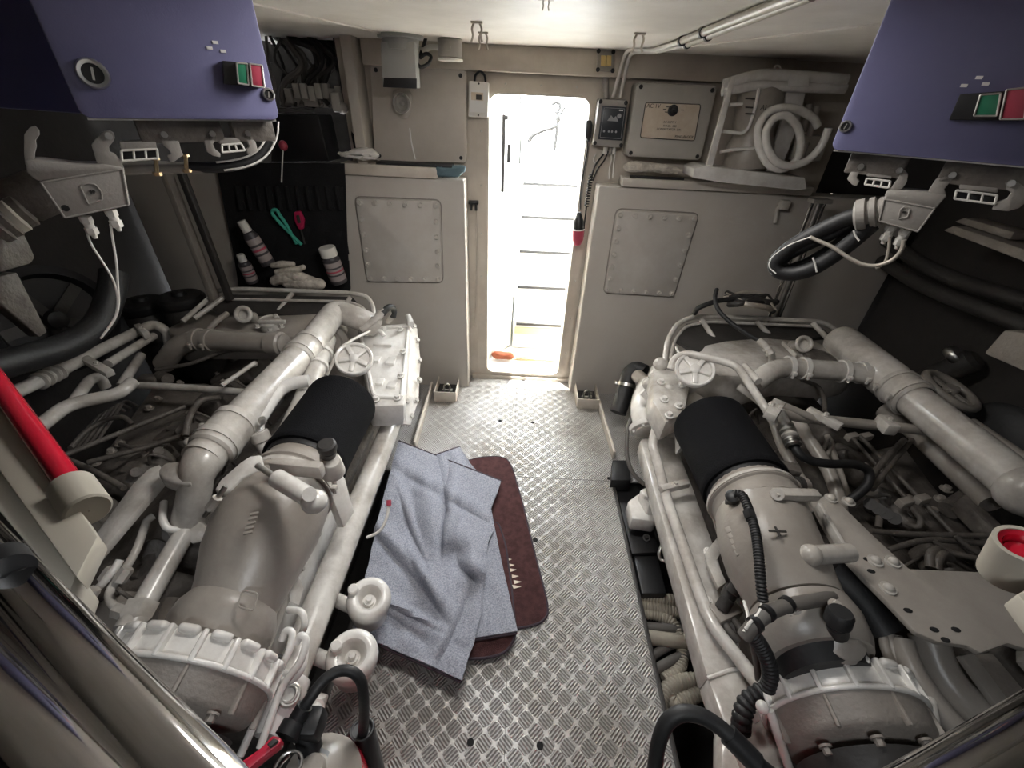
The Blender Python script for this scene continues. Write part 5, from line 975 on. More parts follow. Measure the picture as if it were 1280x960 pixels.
# plugged-in connector hoods
def hood(panel, f, off, face, top_, lever, label, glands, emblem, hole, dpt):
    t, A, e, n, L, h = panel; P0 = A-n*off; q = lambda pxs, d=0: [On(*f(a, c), P0+n*d, n) for a, c in pxs]
    F = q(face); c = sum(F, Vector())/len(F)
    H = thing('connector_hood', c+Vector((0, 0, -.05)), label, 'connector')
    b = B(); b.prism([p for p in F], -n*dpt, .003); body = obj('body', b, 'grey_cast', H)
    b = B(); b.tube([p.lerp(c, .05)+n*.0005 for p in F], .0016, 6, .002, closed=True); obj('face_rim', b, 'grey_cast', body)
    b = B(); b.prism(q(top_), -n*(dpt+.005), .003); obj('shoulder', b, 'grey_cast', H)
    for lv in lever: b = B(); b.prism(q(lv, -dpt*.3), -n*.012, .0015); obj('locking_lever', b, 'grey_cast', H)
    b = B(); b.tube(q(emblem, .0008), .0016, 6, .003, closed=True); em = obj('emblem', b, 'grey_cast', body)
    ec = sum(q(emblem, .001), Vector())/len(emblem); up = Vector((0, 0, 1)); w = (q(emblem)[0]-q(emblem)[2]).length*.5
    for dx in (-.22, .12): b = B(); b.bar(ec+e*w*dx-up*w*.28, ec+e*w*(dx+.06)+up*w*.25, .003, .003); obj('emblem_stroke', b, 'dark_gear', em)
    b = B(); b.bar(ec-e*w*.4, ec+e*w*.4, .003, .003); obj('emblem_stroke', b, 'dark_gear', em)
    if hole: b = B(); p = q([hole], .0005)[0]; b.cyl(p, p-n*.004, .006); obj('screw_recess', b, 'dark_hole', body)
    for (gx, gy) in glands:
        p = On(gx, gy, P0-n*dpt*.45, n); b = B(); b.hexa(p+Vector((0, 0, .010)), (0, 0, -1), .011, .014); b.cyl(p-Vector((0, 0, .004)), p-Vector((0, 0, .014)), .0085); b.hexa(p-Vector((0, 0, .012)), (0, 0, -1), .011, .014); b.cyl(p-Vector((0, 0, .024)), p-Vector((0, 0, .034)), .006, .004); obj('cable_gland', b, 'white_plastic', H)
    return H, P0, n
HL, P0, n = hood(PL, fL, .015, [(100, 548), (705, 452), (750, 715), (280, 812)], [(60, 520), (20, 480), (8, 400), (100, 398), (340, 428), (430, 432), (560, 428), (692, 450), (705, 470), (100, 545)],
    [[(0, 215), (40, 165), (75, 155), (105, 185), (108, 220), (80, 258), (88, 300), (75, 350), (70, 430), (8, 430), (0, 355)]], 'grey connector hood with two thin white cables under the left blue cabinet', [(109, 277), (140, 268)], [(395, 580), (440, 560), (500, 566), (545, 615), (552, 678), (455, 708)], (292, 735), .06)
WP = P0-n*.03
def wire(H, name, mt, r, pts, P, nn, cr=.03, k=8): b = B(); b.tube([On(a, c, P, nn) for a, c in pts], r, k, cr); return obj(name, b, mt, H)
wire(HL, 'thin_cable', 'wire_white', .0022, [(107, 285), (113, 305), (130, 330), (142, 350), (148, 372), (146, 392), (138, 406), (128, 420)], WP, n)
wire(HL, 'thin_cable', 'wire_white', .0022, [(138, 280), (141, 300), (146, 330), (147, 355), (149, 378), (146, 395), (137, 409), (126, 423)], WP, n)
HR, P0, n = hood(PR, fR, .015, [(380, 400), (720, 462), (605, 618), (345, 545)], [(385, 398), (398, 352), (540, 350), (660, 362), (788, 382), (735, 442), (720, 465), (378, 402)],
    [], 'grey connector hood with a thick black hose under the right blue cabinet', [(1113, 286), (1130, 292)], [(490, 470), (520, 450), (552, 465), (535, 520), (475, 530)], None, .06)
WP = P0-n*.03
g0, g1 = On(1108, 262, WP, n), On(1080, 268, WP, n); b = B(); dd = g1-g0; ll = dd.length
b.lathe(g0, dd, [(.030, 0), (.030, .01), (.026, .012), (.026, .016), (.034, .018), (.034, .028), (.028, .03), (.028, .034), (.036, .036), (.036, .052), (.03, .056), (.022, .058)], 24); obj('hose_gland', b, 'grey_cast', HR)
wire(HR, 'black_hose', 'black_rubber', .019, [(1082, 267), (1060, 272), (1038, 282), (1015, 293), (985, 310), (968, 328), (972, 340), (990, 343), (1015, 337), (1045, 318), (1070, 298), (1090, 280)], WP, n, .05, 14)
wire(HR, 'black_hose', 'black_rubber', .013, [(1072, 276), (1040, 294), (1012, 306), (985, 320), (975, 331), (985, 337), (1010, 328), (1040, 310), (1068, 290), (1084, 278)], WP-n*.03, n, .05, 12)
wire(HR, 'thin_cable', 'copper', .0045, [(1130, 300), (1128, 312), (1116, 326), (1095, 333), (1078, 331), (1060, 322), (1040, 308), (1020, 300), (1012, 296)], WP+n*.02, n, .04, 10)
wire(HR, 'thin_cable', 'copper', .003, [(1112, 296), (1111, 312), (1107, 328), (1095, 336)], WP+n*.01, n)
wire(HR, 'thin_cable', 'wire_white', .0016, [(1014, 296), (985, 306), (964, 322), (960, 334), (970, 342)], WP+n*.03, n)
for a, c, a2, c2 in ((1016, 322, 1021, 340), (1067, 288, 1074, 301)): wire(HR, 'cable_tie', 'wire_white', .0022, [(a, c), (a+3, c+8), (a2, c2)], WP+n*.024, n)
# cable arcs behind the left connectors
t = thing('cable_arc', On(250, 205, PL[1]-PL[3]*.12, PL[3]), 'black hose with thin pale cables looping under the left blue cabinet', 'cable')
Pq = PL[1]-PL[3]*.12
wire(t, 'black_hose', 'black_rubber', .012, [(330, 150), (338, 172), (328, 195), (300, 207), (262, 210), (235, 208)], Pq, PL[3], .04, 10)
wire(t, 'pale_pipe', 'paint_duct', .010, [(155, 213), (195, 211), (240, 211), (285, 209), (310, 203)], Pq, PL[3], .04, 12)
wire(t, 'thin_cable', 'wire_white', .0022, [(336, 150), (334, 172), (320, 192), (296, 200), (270, 203)], Pq+PL[3]*.02, PL[3])
wire(t, 'thin_cable', 'wire_white', .0022, [(348, 152), (347, 172), (334, 196), (310, 209), (280, 213)], Pq+PL[3]*.02, PL[3])
for a, c in ((195, 207), (232, 203)):
    p0, p1 = On(a, c-7, Pq+PL[3]*.012, PL[3]), On(a+1, c+8, Pq+PL[3]*.012, PL[3]); b = B(); b.cyl(p0, p1, .004); b.hexa(p1, (0, 0, -1), .009, .008); b.hexa(p0, (0, 0, 1), .008, .006); obj('brass_clip', b, 'brass', t)
# ---------------------------------------------------------------- poles and dark gear at the sides
t = thing('chrome_pole', Y(975, 392, 2.40), 'pair of slim chrome poles standing beside the right locker', 'pole')
for dx, mt in ((0, 'chrome'), (9, 'steel'), (15, 'chrome')): b = B(); e_ = Y(970+dx*.9, 395, 2.40); e_ = Vector((e_.x, e_.y, -.53)); b.cyl(Y(1016+dx, 252, 2.40), e_, .010 if dx != 9 else .014, n=12); obj('pole', b, mt, t)
b = B(); b.box(Y(1025, 251, 2.40), (.10, .06, .02), bev=.003); obj('top_clamp', b, 'zinc', t)
for a, w, mt, lab in ((207, .055, 'paint_cast', 'broad grey upright bar by the left hull side'), (226, .035, 'dark_gear', 'narrow dark upright bar by the left hull side')):
    b = B(); b.bar(Y(a, 214, 2.2), Y(a+62, 375, 2.2), .03, w, up=(0, 1, 0), bev=.004); tag(obj('upright_bar', b, mt), lab, 'bar')
for px, py, lab in ((180, 385, 'dark strainer pot by the left hull, nearer the camera'), (228, 378, 'dark strainer pot by the left hull, nearer the doorway')):
    c = Y(px, py, 2.3); t = thing('strainer_pot', c-Vector((0, 0, .35)), lab, 'strainer', 'dark strainer pots')
    b = B(); b.lathe((c.x, c.y, -.53), (0, 0, 1), [(.10, 0), (.11, .02), (.11, c.z+.51), (.10, c.z+.53)], 28); obj('bowl', b, 'dark_gear', t)
    b = B(); b.lathe(c, (0, 0, 1), [(.12, -.01), (.125, 0), (.125, .03), (.11, .045), (.04, .05), (.035, .07), (.01, .072)], 28); obj('lid', b, 'black_plastic', t)
b = B(); b.tube([X(a, c, -1.75) for a, c in ((-20, 462), (30, 448), (70, 438), (105, 422), (128, 400), (140, 365), (143, 340))], .050, 16, .12, seg=8); tag(obj('ribbed_hose', b, 'black_rubber'), 'thick black hose curving along the left hull above the pale pipes', 'hose')
t = thing('valve_gear', X(40, 330, -1.55), 'dark valve and lever gear at the left hull below the connector hood', 'valve')
b = B(); b.lathe(X(55, 240, -1.5), (-.6, -.6, -.3), [(.06, -.06), (.065, 0), (.065, .06), (.05, .08), (.05, .14)], 24); obj('body', b, 'paint_shaded_dirty', t)
for k in range(4): b = B(); b.lathe(X(34-10*k, 262+6*k, -1.5), (-.6, -.6, -.3), [(.03, 0), (.045, .005), (.045, .025), (.03, .03)], 18); obj('bellows_ring', b, 'cream' if k == 1 else 'paint_shaded_dirty', t)
b = B(); b.prism([X(a, c, -1.55) for a, c in ((0, 292), (30, 288), (46, 322), (40, 330), (0, 342))], (-.06, 0, 0), .01); obj('plate', b, 'paint_shaded_dirty', t)
b = B(); b.prism([X(a, c, -1.60) for a, c in ((0, 345), (22, 340), (60, 415), (50, 422), (0, 380))], (-.04, 0, 0), .006); obj('lever', b, 'paint_shaded_dirty', t)
t = thing('fan_housing', X(60, 420, -2.05), 'black round fan housing low on the left hull', 'fan')
c = X(62, 400, -2.3); b = B(); b.lathe(c, (1, -.3, .2), [(.02, -.02), (.22, -.02), (.26, .02), (.26, .06), (.22, .08), (.20, .04), (.05, .03), (.04, .08), (.01, .09)], 40); obj('ring', b, 'black_plastic', t)
for k in range(5): a = 2*PI*k/5; d_, u_, w_ = frame_of((1, -.3, .2)); b = B(); b.bar(c+d_*.04, c+d_*.04+(u_*math.cos(a)+w_*math.sin(a))*.20, .05, .01, up=(1, 0, .3)); obj('blade', b, 'dark_gear', t)
# cable junk in the left recess
t = thing('cable_harness', (-1.25, 3.0, 1.5), 'tangle of dark cables in the recess left of the grey cover box', 'cables')
rnd = random.Random(5)
for k in range(16):
    x0 = 345+rnd.uniform(0, 70); pts = [(x0-20+rnd.uniform(-20, 20), 45+rnd.uniform(-8, 10)), (x0+rnd.uniform(-25, 25), 75+rnd.uniform(-10, 10)), (x0+rnd.uniform(-20, 20), 105), (x0+rnd.uniform(-14, 14), 132)]
    b = B(); b.tube([Y(a, c, 2.85+rnd.uniform(-.08, .08)) for a, c in pts], rnd.choice((.008, .012, .017)), 8, .08); obj('cable', b, rnd.choice(('black_rubber', 'dark_gear', 'hose_dark')), t)
b = B(); b.tube([Y(418, 75, 2.78), Y(436, 72, 2.78), Y(438, 92, 2.78), Y(425, 104, 2.78), Y(436, 112, 2.78)], .012, 10, .04); obj('cable', b, 'black_rubber', t)
b = B(); b.tube([Y(432, 130, 2.78), Y(438, 155, 2.78), Y(446, 185, 2.76)], .014, 10, .05); obj('cable', b, 'black_rubber', t)
for k in range(6): b = B(); b.tube([Y(352, 30+4*k, 2.95), Y(400, 36+5*k, 2.92), Y(432, 58+8*k, 2.9)], .012, 8, .1); obj('cable', b, 'black_rubber', t)
t = thing('terminal_strip', Y(390, 128, 2.80), 'pale terminal strip with plugs under the dark cable tangle', 'terminal strip')
b = B(); b.prism(trace([(350, 118), (425, 122), (424, 136), (350, 131)], (0, 2.80, 0), N2), (0, .03, 0), .003); obj('rail', b, 'grey_cast', t)
for a in (362, 372, 381, 391, 399, 408, 416, 424): b = B(); b.box(Y(a, 114+(a % 3)*3, 2.79), (.035, .04, .07), bev=.004); obj('plug', b, 'grey_box' if a % 2 else 'grey_cast', t)
b = B(); b.box(Y(422, 128, 2.74), (.05, .06, .09), bev=.01); b.sph(Y(428, 135, 2.74), .03); obj('junction', b, 'grey_box', t)
t = thing('dark_cabinet', Y(375, 195, 2.75), 'black box standing in the recess on the left locker top', 'box')
b = B(); P = trace([(340, 142), (398, 144), (412, 203), (338, 203)], (0, 2.75, 0), N2); b.prism(P, (0, .2, 0), .01); obj('body', b, 'black_plastic', t)
b = B(); b.bar(Y(345, 138, 2.74), Y(392, 139, 2.74), .02, .012); obj('top_strip', b, 'steel', t)
t = thing('pull_cord', Y(354, 183, 2.60), 'red tipped pull cord hanging at the corner of the tool roll', 'cord')
b = B(); b.sph(Y(354, 182, 2.6), .022, (1, 1, 1.2)); obj('tip', b, 'red_lens', t); b = B(); b.tube([Y(354, 184, 2.6), Y(353, 200, 2.57), Y(352, 228, 2.56)], .004, 6, .02); obj('cord', b, 'wire_white', t)
# right hull side
for pts, r, lab in (([(1108, 300), (1150, 330), (1200, 352), (1290, 378)], .035, 'upper dark pipe along the right hull side'), ([(1102, 326), (1148, 355), (1208, 380), (1290, 410)], .035, 'lower dark pipe along the right hull side')):
    b = B(); b.tube([X(a, c, 2.15) for a, c in pts], r, 14, .1); tag(obj('hull_pipe', b, 'dark_gear'), lab, 'pipe')
b = B(); b.prism([X(a, c, 1.95) for a, c in ((1178, 288), (1192, 282), (1300, 318), (1300, 335))], (.12, 0, 0), .006); b2 = obj('hull_shelf', b, 'paint_cast'); tag(b2, 'pale shelf edge on the right hull below the connector sockets', 'shelf')
b = B(); b.prism([X(a, c, 2.0) for a, c in ((1192, 277), (1205, 272), (1268, 290), (1262, 300))], (.10, 0, 0), .006); tag(obj('hull_batten', b, 'paint_cast'), 'short batten above the pale shelf edge on the right hull', 'batten')
t = thing('battery_charger', X(1262, 465, 1.95), 'grey ribbed box on the right hull at the edge of view', 'box')
b = B(); b.prism([X(a, c, 1.90) for a, c in ((1228, 442), (1254, 412), (1320, 420), (1310, 478))], (.25, .02, 0), .012); bx = obj('body', b, 'paint_cast', t)
t = thing('hull_pump', X(1190, 450, 2.1), 'dark pump with a bright clip at the right hull', 'pump')
b = B(); b.lathe(X(1170, 470, 2.25), (.3, -.4, .85), [(.05, -.1), (.06, 0), (.06, .16), (.04, .18)], 22); obj('body', b, 'dark_gear', t); b = B(); b.lathe(X(1188, 447, 2.25), (.3, -.4, .85), [(.05, 0), (.055, .01), (.055, .03), (.05, .04)], 22); obj('clip', b, 'steel', t)
b = B(); c = X(1255, 545, 2.36); b.lathe(c, (-1, -.2, .3), [(.02, 0), (.13, 0), (.15, .03), (.15, .08), (.12, .10), (.02, .10)], 40); tag(obj('hull_silencer', b, 'black_rubber'), 'black drum beside the outboard pipe of the right engine', 'drum')
t = thing('wall_bracket', Y(975, 262, 2.58), 'small grey pipe bracket near the top of the right locker', 'bracket')
b = B(); b.tube([Y(969, 278, 2.585), Y(972, 258, 2.585), Y(984, 256, 2.585)], .012, 10, .02); obj('pipe', b, 'cab_paint', t); b = B(); b.box(Y(980, 256, 2.575), (.05, .04, .05), bev=.006); obj('valve', b, 'cab_paint', t)
# oily lump of cable on the guard rail of the right engine
t = thing('cable_lump', Y(940, 378, 2.45), 'oily heap of cable lying on the far end of the right engine', 'cables')
rnd = random.Random(9)
for k in range(7): b = B(); b.tube([Z(905+rnd.uniform(0, 20), 372+rnd.uniform(-6, 12), .92), Z(930+rnd.uniform(-8, 8), 368+rnd.uniform(-6, 14), .95), Z(955+rnd.uniform(-6, 6), 374+rnd.uniform(-6, 14), .93), Z(968+rnd.uniform(-6, 4), 384+rnd.uniform(-8, 8), .88)], .016, 8, .06); obj('cable', b, ('black_rubber', 'dark_gear', 'copper')[k % 3], t)
b = B(); b.tube(pz([(868, 392, .86), (872, 385, .90), (895, 376, .94), (930, 372, .95), (965, 380, .90)]), .014, 10, .06); obj('cable', b, 'black_rubber', t)
# ---------------------------------------------------------------- tool roll and what it holds
t = thing('tool_roll', Y(350, 360, 2.59), 'black cloth tool roll with pockets hanging on the left locker', 'tool roll')
nr, nc = 14, 22; L0, R0, L1_, R1_ = Y(272, 203, 2.585), Y(431, 204, 2.585), Y(300, 358, 2.585), Y(438, 366, 2.585); G = []
for i in range(nr): G.append([(L0.lerp(L1_, i/(nr-1))).lerp(R0.lerp(R1_, i/(nr-1)), j/(nc-1)) + Vector((0, -.006*math.sin(j*1.1+i*.5)-.004, 0)) for j in range(nc)])
b = B(); b.sheet(G, .008); obj('cloth', b, 'black_cloth', t, angle=70)
for k in range(11):
    a = 288+12.4*k; b = B(); P = [Y(a+3, 232, 2.575), Y(a+13, 233, 2.575), Y(a+19, 262, 2.57), Y(a+9, 262, 2.57)]
    c = sum(P, Vector())/4; b.prism([p for p in P], (0, .008, 0), .004); b.tube([P[0].lerp(P[1], .5), P[2].lerp(P[3], .5)+Vector((0, -.006, 0))], .014, 8, 0); obj('pocket', b, 'black_cloth', t)
for P in ([(402, 234), (428, 233), (430, 262), (410, 258)], [(300, 285), (345, 283), (352, 320), (312, 326)], [(345, 283), (392, 283), (396, 322), (352, 322)], [(405, 290), (432, 288), (436, 318), (412, 322)], [(400, 330), (436, 326), (438, 362), (406, 362)]):
    b = B(); b.prism(trace(P, (0, 2.572, 0), N2), (0, .012, 0), .004); obj('pocket', b, 'black_cloth', t)
def spray(px0, py0, px1, py1, y, r, body, label, cap=True, lab=None):
    a, c = Y(px0, py0, y), Y(px1, py1, y+.02); d = (c-a).normalized(); l = (c-a).length
    t = thing('spray_can', c, label, 'spray can', 'spray cans in the tool roll')
    k = .24*l; b = B(); b.lathe(a, d, [(r*.55, 0), (r*.62, .004), (r*.66, k*.8), (r*.66, k)] if cap == 'small' else [(r*.90, 0), (r*.97, .005), (r*.97, k), (r*.97, k)], 22); obj('cap', b, 'white_plastic', t)
    b = B(); b.lathe(a, d, [(r*.5, k), (r*.80, k*1.08), (r*.84, k*1.25), (r, k*1.4), (r, l), (r*.9, l+.004)], 24); bd = obj('body', b, body, t)
    b = B(); b.lathe(a, d, [(r*1.004, k*1.6), (r*1.012, k*1.62), (r*1.012, l*(lab or .9)), (r*1.004, l*(lab or .9)+.002)], 24, cap=False); obj('label', b, 'can_label', bd)
    for q in (.52, .62, .72): b = B(); p = a+d*l*q; b.lathe(p, d, [(r*1.012, 0), (r*1.02, .001), (r*1.02, l*.04), (r*1.012, l*.045)], 24, cap=False); obj('label_band', b, 'can_dark' if q != .62 else 'red_lens', bd)
    return t
spray(301, 276, 336, 330, 2.47, .040, 'can_dark', 'tilted dark spray can with a small white cap at the left of the tool roll', 'small')
spray(300, 318, 316, 352, 2.50, .036, 'can_dark', 'short dark can standing below the tilted spray can', 'small')
spray(408, 309, 424, 352, 2.48, .050, 'can_dark', 'upright spray can with a broad white cap at the right of the tool roll', True)
b = B(); pts = [(377, 306), (352, 281), (344, 272), (340, 267), (341, 262), (346, 262), (349, 268), (357, 279), (371, 305)]; b.tube([Y(a, c, 2.55) for a, c in pts], .010, 8, .02); tag(obj('pliers', b, 'green_tool'), 'green handled tongs stuck in the tool roll', 'tongs')
t = thing('screwdriver', Y(376, 290, 2.55), 'pink handled tool in the tool roll right of the green tongs', 'tool')
b = B(); b.prism(rounded(trace([(367, 265), (375, 264), (380, 275), (379, 287), (373, 287), (368, 276)], (0, 2.55, 0), N2), .01, 3, True), (0, .02, 0), .004); obj('handle', b, 'pink_tool', t)
b = B(); b.prism(rounded(trace([(370, 269), (374, 269), (376, 279), (372, 279)], (0, 2.547, 0), N2), .006, 3, True), (0, .006, 0), .001); obj('grip_inlay', b, 'ink', t)
b = B(); b.tube([Y(376, 287, 2.56), Y(381, 305, 2.56)], .006, 8, 0); obj('shaft', b, 'dark_gear', t)
t = thing('work_glove', Z(372, 350, .95), 'dirty cream work glove crumpled at the foot of the tool roll', 'glove')
for k, (pts, r) in enumerate((([(342, 352), (350, 348), (365, 347), (378, 351)], .022), ([(345, 340), (360, 337), (372, 337), (379, 334)], .012), ([(352, 345), (366, 344), (380, 349), (390, 351)], .022), ([(358, 354), (372, 353), (388, 354), (400, 355)], .026), ([(340, 332), (352, 330), (366, 330)], .012))):
    P = [Y(a, c, 2.38) for a, c in pts]; b = B(); r *= 1.35; b.tube(P, lambda q: r*(.75+.5*math.sin(PI*(q*.8+.1))), 12, .03); b.sph(P[-1], r*.9); b.sph(P[0], r*.75); obj('finger' if k in (1, 4) else 'palm_fold', b, 'glove', t)
# ---------------------------------------------------------------- carpets on the plate
from mathutils import noise as NZ
br_out = [(552, 578), (583, 576), (600, 571), (622, 570), (634, 573), (641, 586), (653, 628), (668, 690), (684, 752), (685, 768), (676, 778), (655, 784), (560, 790), (530, 700)]
t = thing('brown_mat', Z(640, 700, 0), 'dark brown boot mat lying under the grey carpet on the plate floor', 'mat')
P = [Z(a, c, .012) for a, c in br_out]; b = B(); b.prism(rounded(P, .05, 5, True), (0, 0, -.011), .003); obj('pile', b, 'carpet_brown', t)
b = B(); b.tube(rounded([p+Vector((0, 0, -.004)) for p in P], .05, 5, True), .0055, 8, 0, closed=True); obj('binding', b, 'carpet_edge', t)
for k, (a, c) in enumerate(((636, 699), (639, 706), (641, 712), (643, 720), (646, 727), (645, 733))): b = B(); p = Z(a, c, .0125); b.prism([p+Vector((-.012-.003*(k % 3), .006, 0)), p+Vector((.014+.002*k, 0, 0)), p+Vector((-.010, -.012, 0))], (0, 0, .0012)); obj('scuff_mark', b, 'label_beige', t)
t = thing('brown_mat', Z(610, 800, 0), 'corner of a second brown mat showing below the folded grey carpet', 'mat')
P = [Z(a, c, .030) for a, c in ((622, 650), (632, 680), (640, 740), (645, 790), (640, 804), (630, 816), (610, 822), (560, 824), (540, 760), (560, 680))]; b = B(); b.prism(rounded(P, .04, 5, True), (0, 0, -.011), .003); obj('pile', b, 'carpet_brown', t)
b = B(); b.tube(rounded([p+Vector((0, 0, -.004)) for p in P], .04, 5, True), .0055, 8, 0, closed=True); obj('binding', b, 'carpet_edge', t)
t = thing('grey_carpet', Z(560, 720, 0), 'crumpled grey carpet with dark binding thrown over the brown mats', 'carpet')
def poly(pts):
    L = [0]
    for i in range(1, len(pts)): L.append(L[-1]+math.dist(pts[i], pts[i-1]))
    def f(v):
        s = v*L[-1]
        for i in range(1, len(pts)):
            if s <= L[i] or i == len(pts)-1:
                q = (s-L[i-1])/(L[i]-L[i-1]); return (pts[i-1][0]+(pts[i][0]-pts[i-1][0])*q, pts[i-1][1]+(pts[i][1]-pts[i-1][1])*q)
    return f
def bump(u, v, cu, cv, ru, rv, ang=0):
    x, y = u-cu, v-cv; ca, sa = math.cos(ang), math.sin(ang); x, y = x*ca+y*sa, -x*sa+y*ca; return math.exp(-(x/ru)**2-(y/rv)**2)
def sheet_obj(name, left, right, zf, nu, nv, parent, top_bind, bot_bind, th=.010, side_bind=False):
    fl, fr_ = poly(left), poly(right); G = []
    for i in range(nv):
        v = i/(nv-1); a, c = fl(v), fr_(v); row = []
        for j in range(nu):
            u = j/(nu-1); row.append(Z(a[0]+(c[0]-a[0])*u, a[1]+(c[1]-a[1])*u, zf(u, v)))
        G.append(row)
    b = B(); b.sheet(G, th); o = obj(name, b, 'carpet_grey', parent, angle=80)
    if top_bind: b = B(); b.tube([p+Vector((0, .002, -.002)) for p in [(q+Vector((0, .004, .004))) for q in G[0]]], .0085, 8, 0); obj('binding', b, 'carpet_edge', o)
    if bot_bind: b = B(); b.tube([p+Vector((0, -.002, -.004)) for p in G[-1]], .0055, 8, 0); obj('binding', b, 'carpet_edge', o)
    if side_bind: b = B(); b.tube([r_[-1]+Vector((.002, 0, -.002)) for r_ in G], .0055, 8, 0); obj('binding', b, 'carpet_edge', o)
def zmain(u, v):
    z = .060 + .055*math.exp(-((u)/.22)**2)*(1-.5*v) + .02*v
    z0 = z
    z += .035*bump(u, v, .45, .30, .10, .35, -.55) - .030*bump(u, v, .72, .43, .12, .06, -.3) + .03*bump(u, v, .85, .47, .06, .10, .5) + .03*bump(u, v, .75, .34, .3, .07, .1)
    z += .022*bump(u, v, .55, .62, .30, .05, .5) - .018*bump(u, v, .55, .68, .3, .035, .5) + .02*bump(u, v, .3, .80, .35, .05, .12) - .02*bump(u, v, .35, .86, .3, .03, .15)
    z += .014*bump(u, v, .5, .13, .6, .03, .08) - .012*bump(u, v, .5, .18, .6, .02, .08) + .02*bump(u, v, .75, .85, .06, .3, .3) - .015*bump(u, v, .82, .80, .03, .3, .3)
    z += .010*NZ.noise((u*7, v*9, 3.1)) + .004*NZ.noise((u*22, v*26, 1.7)) + .03*bump(u, v, .62, .22, .04, .25, -.3) - .03*bump(u, v, .55, .24, .03, .25, -.3) + .025*bump(u, v, .2, .5, .5, .04, .35) - .02*bump(u, v, .2, .56, .5, .03, .35)
    z += .055*bump(u, v, .93, .46, .07, .045, .2) - .045*bump(u, v, .84, .50, .10, .03, .15) + .02*bump(u, v, .62, .40, .02, .10, -.2) - .018*bump(u, v, .585, .40, .018, .10, -.2)
    z += .016*bump(u, v, .30, .36, .02, .2, -.9) - .014*bump(u, v, .27, .38, .018, .2, -.9) + .016*bump(u, v, .5, .60, .16, .016, .5) - .014*bump(u, v, .5, .625, .16, .014, .5) + .014*bump(u, v, .4, .79, .3, .014, .05) - .014*bump(u, v, .4, .81, .3, .014, .05)
    z = z0 + (z-z0)*min(1, v*5+.12)
    return max(z, .05)
sheet_obj('folded_layer', [(540, 572), (545, 640), (560, 720), (585, 800)], [(575, 560), (590, 583), (607, 600), (618, 660), (632, 725), (646, 790)], lambda u, v: .046+.008*NZ.noise((u*5, v*6, 9))+.02*(1-u)*(1-v)+.012*bump(u, v, .8, .0, .5, .1), 24, 40, t, True, True)
sheet_obj('main_layer', [(498, 553), (486, 600), (472, 650), (462, 700), (452, 745), (440, 790)], [(626, 603), (622, 616), (614, 636), (612, 650), (618, 662), (610, 680), (606, 715), (602, 760), (590, 810), (577, 851)], zmain, 70, 90, t, True, True)
# ---------------------------------------------------------------- bilge gear between plate and right engine
t = thing('battery_tray', (.70, 1.45, -.10), 'black tray in the bilge beside the right engine under the white mount foot', 'tray')
b = B(); b.prism([Z(a, c, -.04) for a, c in ((768, 602), (800, 600), (824, 690), (790, 692))], (0, 0, -.03), .004); obj('lid', b, 'black_plastic', t)
b = B(); b.prism([Z(a, c, -.06) for a, c in ((792, 694), (822, 694), (834, 742), (802, 742))], (0, 0, -.12), .01); obj('box', b, 'black_plastic', t)
b = B(); b.prism([Z(a, c, .06) for a, c in ((766, 575), (786, 575), (789, 600), (764, 600))], (0, 0, -.09), .005); obj('rear_block', b, 'black_plastic', t)
b = B(); b.cyl(Z(808, 672, -.04), Z(808, 672, -.02), .018); b.hexa(Z(808, 672, -.02), (0, 0, 1), .012, .01); obj('knob', b, 'dark_gear', t)
hz = [([(795, 745), (830, 749), (862, 754)], .028, 'uppermost corrugated hose in the bilge beside the plate edge'), ([(796, 757), (832, 762), (862, 769)], .026, 'second corrugated hose from the top in the bilge'), ([(796, 766), (822, 768), (842, 778), (850, 796), (854, 820), (850, 838), (830, 850)], .026, 'corrugated hose bending downwards beside the plate edge'),
      ([(800, 795), (835, 800), (864, 803)], .030, 'straight dull hose below the bent corrugated hose'), ([(828, 905), (824, 878), (835, 858), (858, 850), (876, 851)], .030, 'corrugated hose arching near the black cable loop'), ([(876, 864), (862, 872), (842, 880), (836, 868), (848, 855)], .030, 'pale hose loop beside the plate edge')]
for k, (pts, r, lab) in enumerate(hz):
    zz = -.12-.012*(k % 3); P = pz([(a, c, zz) for a, c in pts])
    if k == 3: b = B(); b.tube(P, r, 14, .08); o = obj('bilge_hose', b, 'hose_corr')
    else: o = corr(None, 'bilge_hose', 'hose_corr', P, r, .014, .10)
    tag(o, lab, 'hose', 'bilge hoses beside the plate')
for k, (pts, r, lab) in enumerate((([(800, 784), (840, 786), (862, 789)], .022, 'dark cable between the bilge hoses, upper one'), ([(815, 820), (838, 806), (864, 799)], .018, 'dark cable crossing the bilge hoses'), ([(818, 838), (845, 822), (868, 816)], .020, 'dark cable lowest between the bilge hoses'))):
    b = B(); b.tube(pz([(a, c, -.14) for a, c in pts]), r, 12, .06); tag(obj('bilge_cable', b, 'hose_dark'), lab, 'cable', 'bilge cables')
